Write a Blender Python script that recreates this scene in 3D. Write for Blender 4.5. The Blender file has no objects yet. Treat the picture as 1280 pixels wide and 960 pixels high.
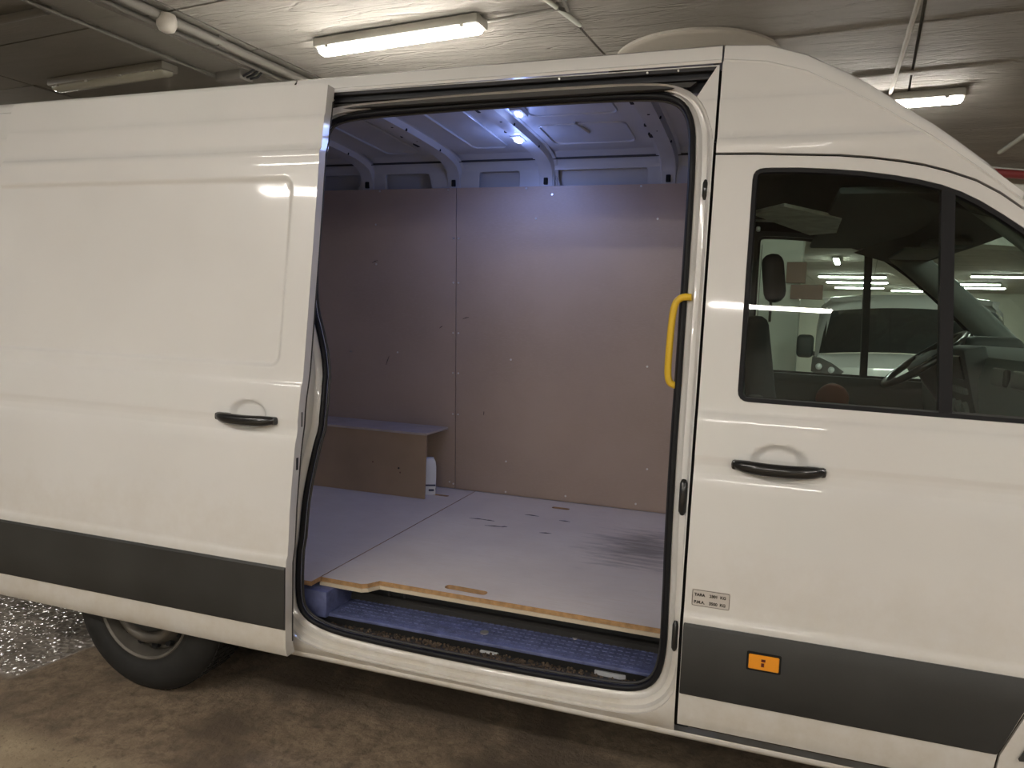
import bpy, bmesh, math, random
from mathutils import Vector, Matrix
from mathutils.geometry import tessellate_polygon
random.seed(7)
S = bpy.context.scene
COL = S.collection
PI = math.pi

# ------------------------------------------------------------------ camera
cam_d = bpy.data.cameras.new('camera')
cam = bpy.data.objects.new('camera', cam_d)
COL.objects.link(cam)
S.camera = cam
cam_d.sensor_width = 36.0
cam_d.sensor_fit = 'HORIZONTAL'
cam_d.lens = 924.0/1280.0*36.0
cam_d.clip_start = 0.05
cam_d.clip_end = 200
# rows: van X, Y, Z axes expressed in (image right, image down, forward)
RX = (0.94589578, 0.0653528, -0.31782098)
RY = (0.3219198, -0.06643925, 0.94443288)
RZ = (0.04060554, -0.99564795, -0.08388297)
right = Vector((RX[0], RY[0], RZ[0])); down = Vector((RX[1], RY[1], RZ[1])); fwd = Vector((RX[2], RY[2], RZ[2]))
M = Matrix((( right.x, -down.x, -fwd.x, 0.1679), (right.y, -down.y, -fwd.y, -2.298), (right.z, -down.z, -fwd.z, 1.57), (0, 0, 0, 1)))
cam.matrix_world = M

# ------------------------------------------------------------------ world / exposure
w = bpy.data.worlds.new('world'); S.world = w; w.use_nodes = True
w.node_tree.nodes['Background'].inputs[0].default_value = (0.9, 0.88, 0.8, 1)
w.node_tree.nodes['Background'].inputs[1].default_value = 0.02
S.view_settings.view_transform = 'Standard'
S.view_settings.look = 'None'
S.view_settings.exposure = 1.5
S.view_settings.gamma = 1.0
S.view_settings.use_curve_mapping = False
S.cycles.max_bounces = 7
S.cycles.transparent_max_bounces = 16
S.cycles.sample_clamp_indirect = 6.0
S.cycles.caustics_reflective = False
S.cycles.caustics_refractive = False
try:
    S.cycles.use_denoising = True
except Exception:
    pass
TUBE = 30.0          # strength of a lit fluorescent diffuser
TUBE_COL = (1.0, 0.945, 0.87)
LED_POWER = 3.5
LED_COL = (0.27, 0.39, 1.0)
CEIL = 3.15
GA = math.radians(-6.6)          # the garage grid is turned a little against the van
GU = Vector((math.cos(GA), math.sin(GA), 0)); GV = Vector((-math.sin(GA), math.cos(GA), 0))
def G(u, v, z=0.0):
    p = GU*u + GV*v
    return Vector((p.x, p.y, z))

# ------------------------------------------------------------------ materials
def nt(name):
    m = bpy.data.materials.new(name); m.use_nodes = True
    return m, m.node_tree.nodes, m.node_tree.links, m.node_tree.nodes['Principled BSDF']
def simple(name, col, rough=0.5, metal=0.0, coat=0.0, spec=0.5, nscale=0, namt=0.0, bump=0.0, bscale=60, emis=None, estr=0):
    m, n, l, b = nt(name)
    b.inputs['Base Color'].default_value = (*col, 1)
    b.inputs['Roughness'].default_value = rough
    b.inputs['Metallic'].default_value = metal
    b.inputs['Coat Weight'].default_value = coat
    b.inputs['Coat Roughness'].default_value = 0.06
    b.inputs['Specular IOR Level'].default_value = spec
    if nscale:
        g = n.new('ShaderNodeNewGeometry')
        t = n.new('ShaderNodeTexNoise'); t.inputs['Scale'].default_value = nscale; t.inputs['Detail'].default_value = 6
        l.new(g.outputs['Position'], t.inputs['Vector'])
        r = n.new('ShaderNodeMapRange')
        r.inputs['From Min'].default_value = 0.3; r.inputs['From Max'].default_value = 0.7
        r.inputs['To Min'].default_value = 1-namt; r.inputs['To Max'].default_value = 1+namt
        l.new(t.outputs['Fac'], r.inputs['Value'])
        mx = n.new('ShaderNodeVectorMath'); mx.operation = 'SCALE'
        mx.inputs[0].default_value = col
        l.new(r.outputs['Result'], mx.inputs['Scale'])
        l.new(mx.outputs['Vector'], b.inputs['Base Color'])
    if bump:
        g = n.new('ShaderNodeNewGeometry')
        t = n.new('ShaderNodeTexNoise'); t.inputs['Scale'].default_value = bscale; t.inputs['Detail'].default_value = 5
        l.new(g.outputs['Position'], t.inputs['Vector'])
        bp = n.new('ShaderNodeBump'); bp.inputs['Strength'].default_value = bump; bp.inputs['Distance'].default_value = 0.004
        l.new(t.outputs['Fac'], bp.inputs['Height']); l.new(bp.outputs['Normal'], b.inputs['Normal'])
    if emis:
        b.inputs['Emission Color'].default_value = (*emis, 1); b.inputs['Emission Strength'].default_value = estr
    return m

def ramp_mix(n, l, fac, c1, c2, lo=0.4, hi=0.6):
    r = n.new('ShaderNodeMapRange'); r.inputs['From Min'].default_value = lo; r.inputs['From Max'].default_value = hi
    l.new(fac, r.inputs['Value'])
    m = n.new('ShaderNodeMix'); m.data_type = 'RGBA'
    l.new(r.outputs['Result'], m.inputs['Factor'])
    if isinstance(c1, tuple): m.inputs['A'].default_value = (*c1, 1)
    else: l.new(c1, m.inputs['A'])
    if isinstance(c2, tuple): m.inputs['B'].default_value = (*c2, 1)
    else: l.new(c2, m.inputs['B'])
    return m.outputs['Result'], r.outputs['Result']
def noise(n, l, vec, scale, detail=5, rough=0.55, dist=0.0):
    t = n.new('ShaderNodeTexNoise'); t.inputs['Scale'].default_value = scale; t.inputs['Detail'].default_value = detail
    t.inputs['Roughness'].default_value = rough; t.inputs['Distortion'].default_value = dist
    l.new(vec, t.inputs['Vector']); return t.outputs['Fac']
def pos(n, l, scale=(1, 1, 1), rot=0.0):
    g = n.new('ShaderNodeNewGeometry'); mp = n.new('ShaderNodeMapping')
    mp.inputs['Scale'].default_value = scale; mp.inputs['Rotation'].default_value = (0, 0, rot)
    l.new(g.outputs['Position'], mp.inputs['Vector']); return mp.outputs['Vector']
def math_(n, l, op, a, b=None):
    m = n.new('ShaderNodeMath'); m.operation = op
    for i, x in enumerate((a, b)):
        if x is None: continue
        if isinstance(x, (int, float)): m.inputs[i].default_value = x
        else: l.new(x, m.inputs[i])
    return m.outputs[0]

def mk_paint():
    m, n, l, b = nt('white_paint')
    v = pos(n, l)
    f = noise(n, l, v, 1.3, 6)
    c, _ = ramp_mix(n, l, f, (0.80, 0.795, 0.785), (0.745, 0.735, 0.72), 0.35, 0.75)
    # road dirt: speckled film, heavier near the ground
    g = n.new('ShaderNodeNewGeometry'); sx = n.new('ShaderNodeSeparateXYZ'); l.new(g.outputs['Position'], sx.inputs[0])
    hr = n.new('ShaderNodeMapRange'); hr.inputs['From Min'].default_value = 1.2; hr.inputs['From Max'].default_value = 0.25
    l.new(sx.outputs['Z'], hr.inputs['Value'])
    f2 = noise(n, l, v, 7, 8, 0.7)
    d = math_(n, l, 'MULTIPLY', hr.outputs['Result'], f2)
    c2, dd = ramp_mix(n, l, d, c, (0.58, 0.53, 0.44), 0.15, 0.75)
    l.new(c2, b.inputs['Base Color'])
    b.inputs['Roughness'].default_value = 0.32
    b.inputs['Coat Weight'].default_value = 0.8
    r2 = n.new('ShaderNodeMapRange'); l.new(noise(n, l, v, 3, 6), r2.inputs['Value'])
    r2.inputs['From Min'].default_value = .3; r2.inputs['From Max'].default_value = .8
    r2.inputs['To Min'].default_value = 0.03; r2.inputs['To Max'].default_value = 0.09
    l.new(r2.outputs['Result'], b.inputs['Coat Roughness'])
    return m
def mk_floor():
    m, n, l, b = nt('garage_floor')
    v = pos(n, l, rot=-GA)
    big = noise(n, l, v, 0.7, 6, 0.6)
    med = noise(n, l, v, 3.2, 8, 0.65, 0.4)
    fine = noise(n, l, v, 55, 4, 0.6)
    c, _ = ramp_mix(n, l, med, (0.46, 0.37, 0.25), (0.27, 0.205, 0.135), 0.35, 0.7)
    c, _ = ramp_mix(n, l, big, c, (0.36, 0.30, 0.235), 0.45, 0.7)
    c, _ = ramp_mix(n, l, fine, (0.15, 0.11, 0.075), c, 0.28, 0.42)
    spv = n.new('ShaderNodeSeparateXYZ'); l.new(v, spv.inputs[0])
    slabm = n.new('ShaderNodeMapRange'); slabm.inputs['From Min'].default_value = -0.50; slabm.inputs['From Max'].default_value = -0.60
    l.new(math_(n, l, 'ADD', spv.outputs['Y'], math_(n, l, 'MULTIPLY', spv.outputs['X'], -0.05)), slabm.inputs['Value'])
    grit, _ = ramp_mix(n, l, noise(n, l, v, 16, 9, 0.75, 0.3), (0.33, 0.25, 0.17), (0.13, 0.095, 0.065), 0.40, 0.66)
    oil, _ = ramp_mix(n, l, noise(n, l, v, 1.5, 5, 0.6, 0.5), grit, (0.14, 0.105, 0.075), 0.48, 0.62)
    mg = n.new('ShaderNodeMix'); mg.data_type = 'RGBA'; l.new(slabm.outputs['Result'], mg.inputs['Factor']); l.new(oil, mg.inputs['A']); l.new(c, mg.inputs['B']); c = mg.outputs['Result']
    # stains
    vo = n.new('ShaderNodeTexVoronoi'); vo.inputs['Scale'].default_value = 26; l.new(v, vo.inputs['Vector'])
    dots = math_(n, l, 'ADD', vo.outputs['Distance'], math_(n, l, 'MULTIPLY', noise(n, l, v, 2.0, 6, 0.7), 0.55))
    dots = math_(n, l, 'ADD', dots, math_(n, l, 'MULTIPLY', noise(n, l, v, 90, 3), 0.25))
    c, _ = ramp_mix(n, l, dots, (0.07, 0.05, 0.035), c, 0.34, 0.44)
    # glossy grey sealed screed behind the rear wheel, its own patch of floor
    sp = n.new('ShaderNodeSeparateXYZ'); l.new(v, sp.inputs[0])
    wob = math_(n, l, 'MULTIPLY', math_(n, l, 'SUBTRACT', noise(n, l, v, 2.5), 0.5), 0.12)
    ua = math_(n, l, 'ADD', sp.outputs['X'], wob)
    r1 = n.new('ShaderNodeMapRange'); r1.inputs['From Min'].default_value = -2.665; r1.inputs['From Max'].default_value = -2.69; l.new(ua, r1.inputs['Value'])
    va = math_(n, l, 'ADD', sp.outputs['Y'], wob)
    r3 = n.new('ShaderNodeMapRange'); r3.inputs['From Min'].default_value = -0.47; r3.inputs['From Max'].default_value = -0.40; l.new(va, r3.inputs['Value'])
    wet = math_(n, l, 'MULTIPLY', r1.outputs['Result'], r3.outputs['Result'])
    cw, _ = ramp_mix(n, l, noise(n, l, v, 9, 8, 0.7), (0.34, 0.30, 0.26), (0.16, 0.14, 0.12), 0.4, 0.62)
    mx = n.new('ShaderNodeMix'); mx.data_type = 'RGBA'; l.new(wet, mx.inputs['Factor']); l.new(c, mx.inputs['A']); l.new(cw, mx.inputs['B'])
    l.new(mx.outputs['Result'], b.inputs['Base Color'])
    rr = n.new('ShaderNodeMapRange'); l.new(wet, rr.inputs['Value']); rr.inputs['To Min'].default_value = 0.70; rr.inputs['To Max'].default_value = 0.06
    l.new(rr.outputs['Result'], b.inputs['Roughness'])
    # relief: rough concrete, strong pebbling on the sealed patch
    h1 = noise(n, l, v, 30, 8, 0.7)
    vb = n.new('ShaderNodeTexVoronoi'); vb.inputs['Scale'].default_value = 32; l.new(v, vb.inputs['Vector'])
    h2 = math_(n, l, 'MULTIPLY', math_(n, l, 'MULTIPLY', vb.outputs['Distance'], 0.8), wet)
    h1 = math_(n, l, 'MULTIPLY', h1, math_(n, l, 'SUBTRACT', 1.0, wet))
    bp = n.new('ShaderNodeBump'); bp.inputs['Strength'].default_value = 0.9; bp.inputs['Distance'].default_value = 0.011
    l.new(math_(n, l, 'ADD', h1, h2), bp.inputs['Height']); l.new(bp.outputs['Normal'], b.inputs['Normal'])
    return m
def mk_ceiling(name, c1, c2, bump):
    m, n, l, b = nt(name)
    v = pos(n, l, scale=(0.35, 1.6, 1), rot=-GA)
    f = noise(n, l, v, 2.2, 8, 0.65, 0.6)
    c, _ = ramp_mix(n, l, f, c1, c2, 0.35, 0.68)
    v2 = pos(n, l, scale=(0.5, 3.0, 1), rot=-GA)
    g2 = noise(n, l, v2, 5.0, 10, 0.72, 1.2)
    c, _ = ramp_mix(n, l, g2, c, tuple(x*0.62 for x in c1), 0.62, 0.72)
    l.new(c, b.inputs['Base Color']); b.inputs['Roughness'].default_value = 0.75
    vo = n.new('ShaderNodeTexVoronoi'); vo.feature = 'DISTANCE_TO_EDGE'; vo.inputs['Scale'].default_value = 1.8
    wv = n.new('ShaderNodeVectorMath'); wv.operation = 'ADD'
    nn = n.new('ShaderNodeTexNoise'); nn.inputs['Scale'].default_value = 3; l.new(v2, nn.inputs['Vector'])
    l.new(v2, wv.inputs[0]); l.new(nn.outputs['Color'], wv.inputs[1]); l.new(wv.outputs[0], vo.inputs['Vector'])
    r = n.new('ShaderNodeMapRange'); r.inputs['From Max'].default_value = 0.06; l.new(vo.outputs['Distance'], r.inputs['Value'])
    hh = math_(n, l, 'ADD', math_(n, l, 'MULTIPLY', g2, 2.2), math_(n, l, 'MULTIPLY', r.outputs['Result'], 0.7))
    bp = n.new('ShaderNodeBump'); bp.inputs['Strength'].default_value = bump; bp.inputs['Distance'].default_value = 0.03
    l.new(hh, bp.inputs['Height']); l.new(bp.outputs['Normal'], b.inputs['Normal'])
    return m
def mk_ply_wall():
    m, n, l, b = nt('brown_hardboard')
    v = pos(n, l)
    f = noise(n, l, v, 1.6, 5); g = noise(n, l, pos(n, l, scale=(8, 8, 60)), 6, 4)
    c, _ = ramp_mix(n, l, f, (0.47, 0.365, 0.29), (0.41, 0.315, 0.245), 0.35, 0.65)
    c, _ = ramp_mix(n, l, g, c, (0.47, 0.365, 0.30), 0.45, 0.8)
    l.new(c, b.inputs['Base Color']); b.inputs['Roughness'].default_value = 0.42
    return m
def mk_ply_floor():
    m, n, l, b = nt('worn_plywood_floor')
    v = pos(n, l)
    f = noise(n, l, v, 2.0, 8, 0.65); g = noise(n, l, pos(n, l, scale=(3, 40, 3)), 4, 6)
    c, _ = ramp_mix(n, l, f, (0.80, 0.73, 0.65), (0.68, 0.61, 0.54), 0.35, 0.7)
    c, _ = ramp_mix(n, l, g, c, (0.72, 0.62, 0.52), 0.5, 0.8)
    sc = noise(n, l, pos(n, l, scale=(4, 30, 1), rot=0.5), 3.0, 9, 0.75, 0.8)
    c, _ = ramp_mix(n, l, sc, c, (0.50, 0.45, 0.40), 0.60, 0.74)
    # oily dark mark near the front right of the load bay
    gp = n.new('ShaderNodeNewGeometry'); dv = n.new('ShaderNodeVectorMath'); dv.operation = 'DISTANCE'
    mp = n.new('ShaderNodeMapping'); mp.inputs['Scale'].default_value = (1.2, 1.0, 1); l.new(gp.outputs['Position'], mp.inputs['Vector'])
    l.new(mp.outputs['Vector'], dv.inputs[0]); dv.inputs[1].default_value = (-0.30*1.2, 1.12, 0.535)
    dd = math_(n, l, 'ADD', dv.outputs['Value'], math_(n, l, 'MULTIPLY', math_(n, l, 'SUBTRACT', noise(n, l, pos(n, l, scale=(1, 6, 1), rot=0.6), 5, 8, 0.7), 0.5), 0.9))
    c, _ = ramp_mix(n, l, dd, (0.30, 0.27, 0.24), c, 0.05, 0.36)
    l.new(c, b.inputs['Base Color']); b.inputs['Roughness'].default_value = 0.55
    return m
def mk_glass(name, tint, refl=1.0):
    m = bpy.data.materials.new(name); m.use_nodes = True
    n = m.node_tree.nodes; l = m.node_tree.links; n.clear()
    o = n.new('ShaderNodeOutputMaterial'); t = n.new('ShaderNodeBsdfTransparent'); g = n.new('ShaderNodeBsdfGlossy')
    t.inputs['Color'].default_value = (*tint, 1); g.inputs['Roughness'].default_value = 0.01
    lw = n.new('ShaderNodeLayerWeight'); lw.inputs['Blend'].default_value = 0.5
    p5 = n.new('ShaderNodeMath'); p5.operation = 'POWER'; p5.inputs[1].default_value = 5.0; l.new(lw.outputs['Facing'], p5.inputs[0])
    k = n.new('ShaderNodeMath'); k.operation = 'MULTIPLY_ADD'; k.inputs[1].default_value = 0.94; k.inputs[2].default_value = 0.05*refl; l.new(p5.outputs[0], k.inputs[0])
    mx = n.new('ShaderNodeMixShader'); l.new(k.outputs[0], mx.inputs[0]); l.new(t.outputs[0], mx.inputs[1]); l.new(g.outputs[0], mx.inputs[2])
    l.new(mx.outputs[0], o.inputs[0]); return m

PAINT = mk_paint()
INNER = simple('inner_white_metal', (0.50, 0.51, 0.53), 0.4, coat=0.3, nscale=5, namt=0.06)
BAND = simple('black_plastic_band', (0.038, 0.039, 0.038), 0.5, nscale=4, namt=0.2, bump=0.15, bscale=350)
RUBBER = simple('rubber_seal', (0.009, 0.009, 0.011), 0.5, spec=0.25)
SEALG = simple('grey_seal_lip', (0.05, 0.048, 0.046), 0.65)
DARK = simple('dark_trim', (0.02, 0.022, 0.024), 0.5)
DARKP = simple('cab_plastic', (0.045, 0.05, 0.05), 0.6, bump=0.1, bscale=400)
CABGREY = simple('cab_grey_trim', (0.15, 0.165, 0.155), 0.65)
LINING = simple('cab_headlining', (0.035, 0.04, 0.042), 0.8)
PALEP = simple('pale_lining_panel', (0.80, 0.80, 0.78), 0.6, nscale=14, namt=0.25)
CLOTH = simple('seat_cloth', (0.05, 0.052, 0.055), 0.9, bump=0.3, bscale=300)
BLACK = simple('gloss_black_handle', (0.012, 0.012, 0.013), 0.28, coat=0.4)
GAP = simple('gap_black', (0.006, 0.006, 0.006), 0.9)
RAILM = simple('rail_grey_metal', (0.04, 0.04, 0.045), 0.6, metal=0.0)
RAILD = simple('rail_dark', (0.010, 0.011, 0.016), 0.5)
YELLOW = simple('yellow_grab_handle', (0.80, 0.52, 0.03), 0.4)
ORANGE = simple('amber_reflector', (0.95, 0.36, 0.02), 0.3, coat=0.5)
STEP = simple('blue_step_tread', (0.12, 0.14, 0.28), 0.42, nscale=25, namt=0.3, bump=0.5, bscale=120)
DIRT = simple('dirt_in_sill', (0.10, 0.07, 0.045), 0.9, nscale=30, namt=0.6, bump=1.0, bscale=150)
PLYW = mk_ply_wall(); PLYF = mk_ply_floor()
PLYE = simple('plywood_edge', (0.42, 0.25, 0.12), 0.7, nscale=40, namt=0.25)
PLYL = simple('plywood_pale_edge', (0.62, 0.54, 0.42), 0.7)
BOXM = simple('wheel_box_board', (0.40, 0.29, 0.19), 0.55, nscale=3, namt=0.12)
SCREW = simple('zinc_screw', (0.75, 0.74, 0.72), 0.3, metal=0.8)
TYRE = simple('tyre_rubber', (0.014, 0.014, 0.0135), 0.75, nscale=20, namt=0.3)
STEEL = simple('grey_steel_rim', (0.13, 0.118, 0.10), 0.55, metal=0.3, nscale=12, namt=0.25)
UNDER = simple('underbody', (0.03, 0.028, 0.026), 0.8)
GLASS = mk_glass('cab_glass', (0.78, 0.90, 0.84), 1.25)
GLASSD = mk_glass('dark_glass', (0.16, 0.19, 0.19), 1.2)
LENS = simple('clear_headlamp', (0.65, 0.68, 0.70), 0.15, coat=0.8)
STICK = simple('sticker_film', (0.60, 0.56, 0.52), 0.4)
INK = simple('ink', (0.04, 0.035, 0.03), 0.6)
WHITEP = simple('white_carton', (0.78, 0.79, 0.80), 0.5)
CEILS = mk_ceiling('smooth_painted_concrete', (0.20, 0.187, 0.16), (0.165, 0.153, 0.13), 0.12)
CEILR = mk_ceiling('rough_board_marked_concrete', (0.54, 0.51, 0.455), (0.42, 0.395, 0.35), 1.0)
DISCM = mk_ceiling('plaster_disc', (0.46, 0.43, 0.37), (0.42, 0.39, 0.34), 0.1)
WALLM = simple('painted_wall', (0.55, 0.56, 0.50), 0.8, nscale=1.5, namt=0.08, bump=0.1, bscale=20)
WALLD = simple('garage_wall', (0.55, 0.54, 0.47), 0.8, nscale=1.5, namt=0.1)
REDP = simple('red_pipe_paint', (0.20, 0.03, 0.03), 0.45)
BROWN = simple('brown_board', (0.17, 0.085, 0.06), 0.7)
GREYPIPE = simple('pipe_paint', (0.16, 0.15, 0.13), 0.6)
FIXT = simple('fixture_housing', (0.28, 0.265, 0.23), 0.5)
TUBEON = simple('lit_diffuser', (0.9, 0.9, 0.85), 0.4, emis=TUBE_COL, estr=TUBE)
TUBEOFF = simple('unlit_diffuser', (0.36, 0.35, 0.28), 0.25, coat=0.5)
LEDM = simple('led_lens', (0.9, 0.9, 1), 0.3, emis=(0.75, 0.85, 1.0), estr=5)
FLOORM = mk_floor()

# ------------------------------------------------------------------ mesh helpers
def link(name, bm, mat, parent=None, smooth=None, loc=None):
    me = bpy.data.meshes.new(name)
    bmesh.ops.recalc_face_normals(bm, faces=bm.faces[:])
    bm.to_mesh(me); bm.free()
    mats = mat if isinstance(mat, (list, tuple)) else [mat]
    for mm in mats: me.materials.append(mm)
    if smooth is not None:
        for p in me.polygons: p.use_smooth = True
        me.set_sharp_from_angle(angle=math.radians(smooth))
    o = bpy.data.objects.new(name, me); COL.objects.link(o)
    if parent is not None: o.parent = parent
    if loc is not None: o.location = loc
    return o
def empty(name, loc=(0, 0, 0)):
    o = bpy.data.objects.new(name, None); COL.objects.link(o); o.location = loc; o.empty_display_size = 0.2
    return o
def tag(o, label=None, cat=None, group=None, kind=None):
    if label: o['label'] = label
    if cat: o['category'] = cat
    if group: o['group'] = group
    if kind: o['kind'] = kind
    return o
def box(bm, x0, x1, y0, y1, z0, z1, bevel=0.0, seg=2, mat=0, M4=None):
    r = bmesh.ops.create_cube(bm, size=1)
    vs = r['verts']
    bmesh.ops.scale(bm, vec=(abs(x1-x0), abs(y1-y0), abs(z1-z0)), verts=vs)
    fs = list({f for v in vs for f in v.link_faces})
    if bevel:
        es = list({e for v in vs for e in v.link_edges})
        rb = bmesh.ops.bevel(bm, geom=es, offset=bevel, segments=seg, profile=0.5, affect='EDGES')
        vs = list({v for f in rb['faces'] for v in f.verts} | {v for v in vs if v.is_valid})
        fs = list({f for v in vs for f in v.link_faces})
    T = Matrix.Translation(((x0+x1)/2, (y0+y1)/2, (z0+z1)/2))
    if M4 is not None: T = M4 @ T
    bmesh.ops.transform(bm, matrix=T, verts=vs)
    for f in fs: f.material_index = mat
    return vs
def tube(bm, pts, r, seg=10, closed=False, caps=True, flat=1.0):
    """round bar along pts"""
    P = [Vector(p) for p in pts]; n = len(P); rings = []
    prev = None
    for i in range(n):
        if closed: t = (P[(i+1) % n]-P[i-1])
        else: t = (P[min(i+1, n-1)]-P[max(i-1, 0)])
        t.normalize()
        ref = prev if prev is not None else (Vector((0, 0, 1)) if abs(t.z) < 0.9 else Vector((0, 1, 0)))
        a = (ref-t*ref.dot(t))
        if a.length < 1e-5: a = Vector((1, 0, 0))
        a.normalize(); prev = a; b_ = t.cross(a)
        rr = r[i] if isinstance(r, (list, tuple)) else r
        rings.append([bm.verts.new(P[i]+a*math.cos(2*PI*k/seg)*rr+b_*math.sin(2*PI*k/seg)*rr*flat) for k in range(seg)])
    m = n if closed else n-1
    for i in range(m):
        A = rings[i]; B = rings[(i+1) % n]
        for k in range(seg):
            bm.faces.new((A[k], A[(k+1) % seg], B[(k+1) % seg], B[k]))
    if caps and not closed:
        bm.faces.new(rings[0]); bm.faces.new(rings[-1][::-1])
def loft(bm, loops, closed=True, mat=0):
    R = [[bm.verts.new(p) for p in lp] for lp in loops]
    n = len(R[0])
    for i in range(len(R)-1):
        for k in range(n if closed else n-1):
            f = bm.faces.new((R[i][k], R[i][(k+1) % n], R[i+1][(k+1) % n], R[i+1][k])); f.material_index = mat
    return R
def lathe(bm, prof_, c, axis='y', seg=40, mat=0):
    """prof_: (radius, offset along axis) around axis through c"""
    rings = []
    for r, h in prof_:
        ring = []
        for k in range(seg):
            a = 2*PI*k/seg
            if axis == 'y': p = (c[0]+r*math.cos(a), c[1]+h, c[2]+r*math.sin(a))
            else: p = (c[0]+r*math.cos(a), c[1]+r*math.sin(a), c[2]+h)
            ring.append(bm.verts.new(p))
        rings.append(ring)
    for i in range(len(rings)-1):
        for k in range(seg):
            f = bm.faces.new((rings[i][k], rings[i][(k+1) % seg], rings[i+1][(k+1) % seg], rings[i+1][k])); f.material_index = mat
    return rings
def interp(x, xs, ys):
    if x <= xs[0]: return ys[0]
    for i in range(1, len(xs)):
        if x <= xs[i]:
            t = (x-xs[i-1])/(xs[i]-xs[i-1]); return ys[i-1]+(ys[i]-ys[i-1])*t
    return ys[-1]
def rounded(pts, rad, seg=5):
    """round the corners of a closed 2D polygon; rad number or list"""
    out = []; n = len(pts)
    for i in range(n):
        r = rad[i] if isinstance(rad, (list, tuple)) else rad
        p = Vector(pts[i]); a = Vector(pts[i-1])-p; b_ = Vector(pts[(i+1) % n])-p
        if r <= 0: out.append(tuple(p)); continue
        d = min(r, a.length*0.49, b_.length*0.49)
        A = p+a.normalized()*d; B = p+b_.normalized()*d
        for k in range(seg+1):
            t = k/seg; q = A*(1-t)**2+p*2*t*(1-t)+B*t*t; out.append(tuple(q))
    return out
def smooth2(pts, it=2):
    for _ in range(it):
        o = []
        for i in range(len(pts)):
            a = pts[i]; b_ = pts[(i+1) % len(pts)]
            o.append((a[0]*.75+b_[0]*.25, a[1]*.75+b_[1]*.25)); o.append((a[0]*.25+b_[0]*.75, a[1]*.25+b_[1]*.75))
        pts = o
    return pts
def smooth_open(pts, it=2):
    for _ in range(it):
        o = [pts[0]]
        for a, b_ in zip(pts[:-1], pts[1:]):
            o.append(tuple(a[k]*.75+b_[k]*.25 for k in range(len(a)))); o.append(tuple(a[k]*.25+b_[k]*.75 for k in range(len(a))))
        o.append(pts[-1]); pts = o
    return pts
def offset2(pts, d):
    """offset closed polygon outwards by d"""
    n = len(pts); area = sum(pts[i][0]*pts[(i+1) % n][1]-pts[(i+1) % n][0]*pts[i][1] for i in range(n))
    s = 1 if area > 0 else -1; o = []
    for i in range(n):
        a = Vector(pts[i])-Vector(pts[i-1]); b_ = Vector(pts[(i+1) % n])-Vector(pts[i])
        na = Vector((a.y, -a.x)).normalized(); nb = Vector((b_.y, -b_.x)).normalized()
        m_ = (na+nb); m_.normalize(); k = max(0.5, m_.dot(na))
        o.append((pts[i][0]+m_.x*d*s/k, pts[i][1]+m_.y*d*s/k))
    return o
def pip(p, poly):
    x, y = p; c = False; n = len(poly)
    for i in range(n):
        x1, y1 = poly[i]; x2, y2 = poly[i-1]
        if (y1 > y) != (y2 > y) and x < (x2-x1)*(y-y1)/(y2-y1)+x1: c = not c
    return c

# side profile of the body (outermost skin), y against z
PZ = [.25, .275, .30, .32, .35, .41, .655, .672, .680, .692, .74, .765, .86, .97, 1.075, 1.09, 1.102, 1.112, 1.124, 1.15, 1.165, 1.18, 1.27, 1.285, 1.300, 1.308, 1.316, 1.34, 1.6, 1.85, 2.10, 2.13, 2.150, 2.164, 2.178, 2.24, 2.295, 2.306, 2.40, 2.43, 2.6]
PY = [.055, .040, .022, .010, .002, .0, -.004, -.003, -.001, .0055, .0095, .0105, .015, .026, .0375, .0398, .0424, .0450, .0495, .0540, .0548, .0535, .0660, .0683, .0716, .0743, .0788, .083, .109, .134, .156, .160, .158, .161, .174, .181, .1875, .193, .206, .212, .27]
def prof(z): return interp(z, PZ, PY)
ZC = [.275, .30, .32, .335, .35, .38, .41, 0.655, .665, .672, .676, .680, .686, .692, .70, .72, .74, .752, .765, .80, .86, .97, 1.04, 1.06, 1.075, 1.09, 1.096, 1.102, 1.107, 1.112, 1.118, 1.124, 1.137, 1.15, 1.165, 1.18, 1.22, 1.25, 1.27, 1.278, 1.285, 1.292, 1.300, 1.304, 1.308, 1.312, 1.316, 1.325, 1.34, 1.36, 1.45, 1.6, 1.72, 1.85, 1.98, 2.06, 2.10, 2.13, 2.145, 2.155, 2.164, 2.171, 2.178, 2.20, 2.24, 2.28, 2.295, 2.300, 2.306, 2.33, 2.40, 2.43]
W = 2.04
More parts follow.
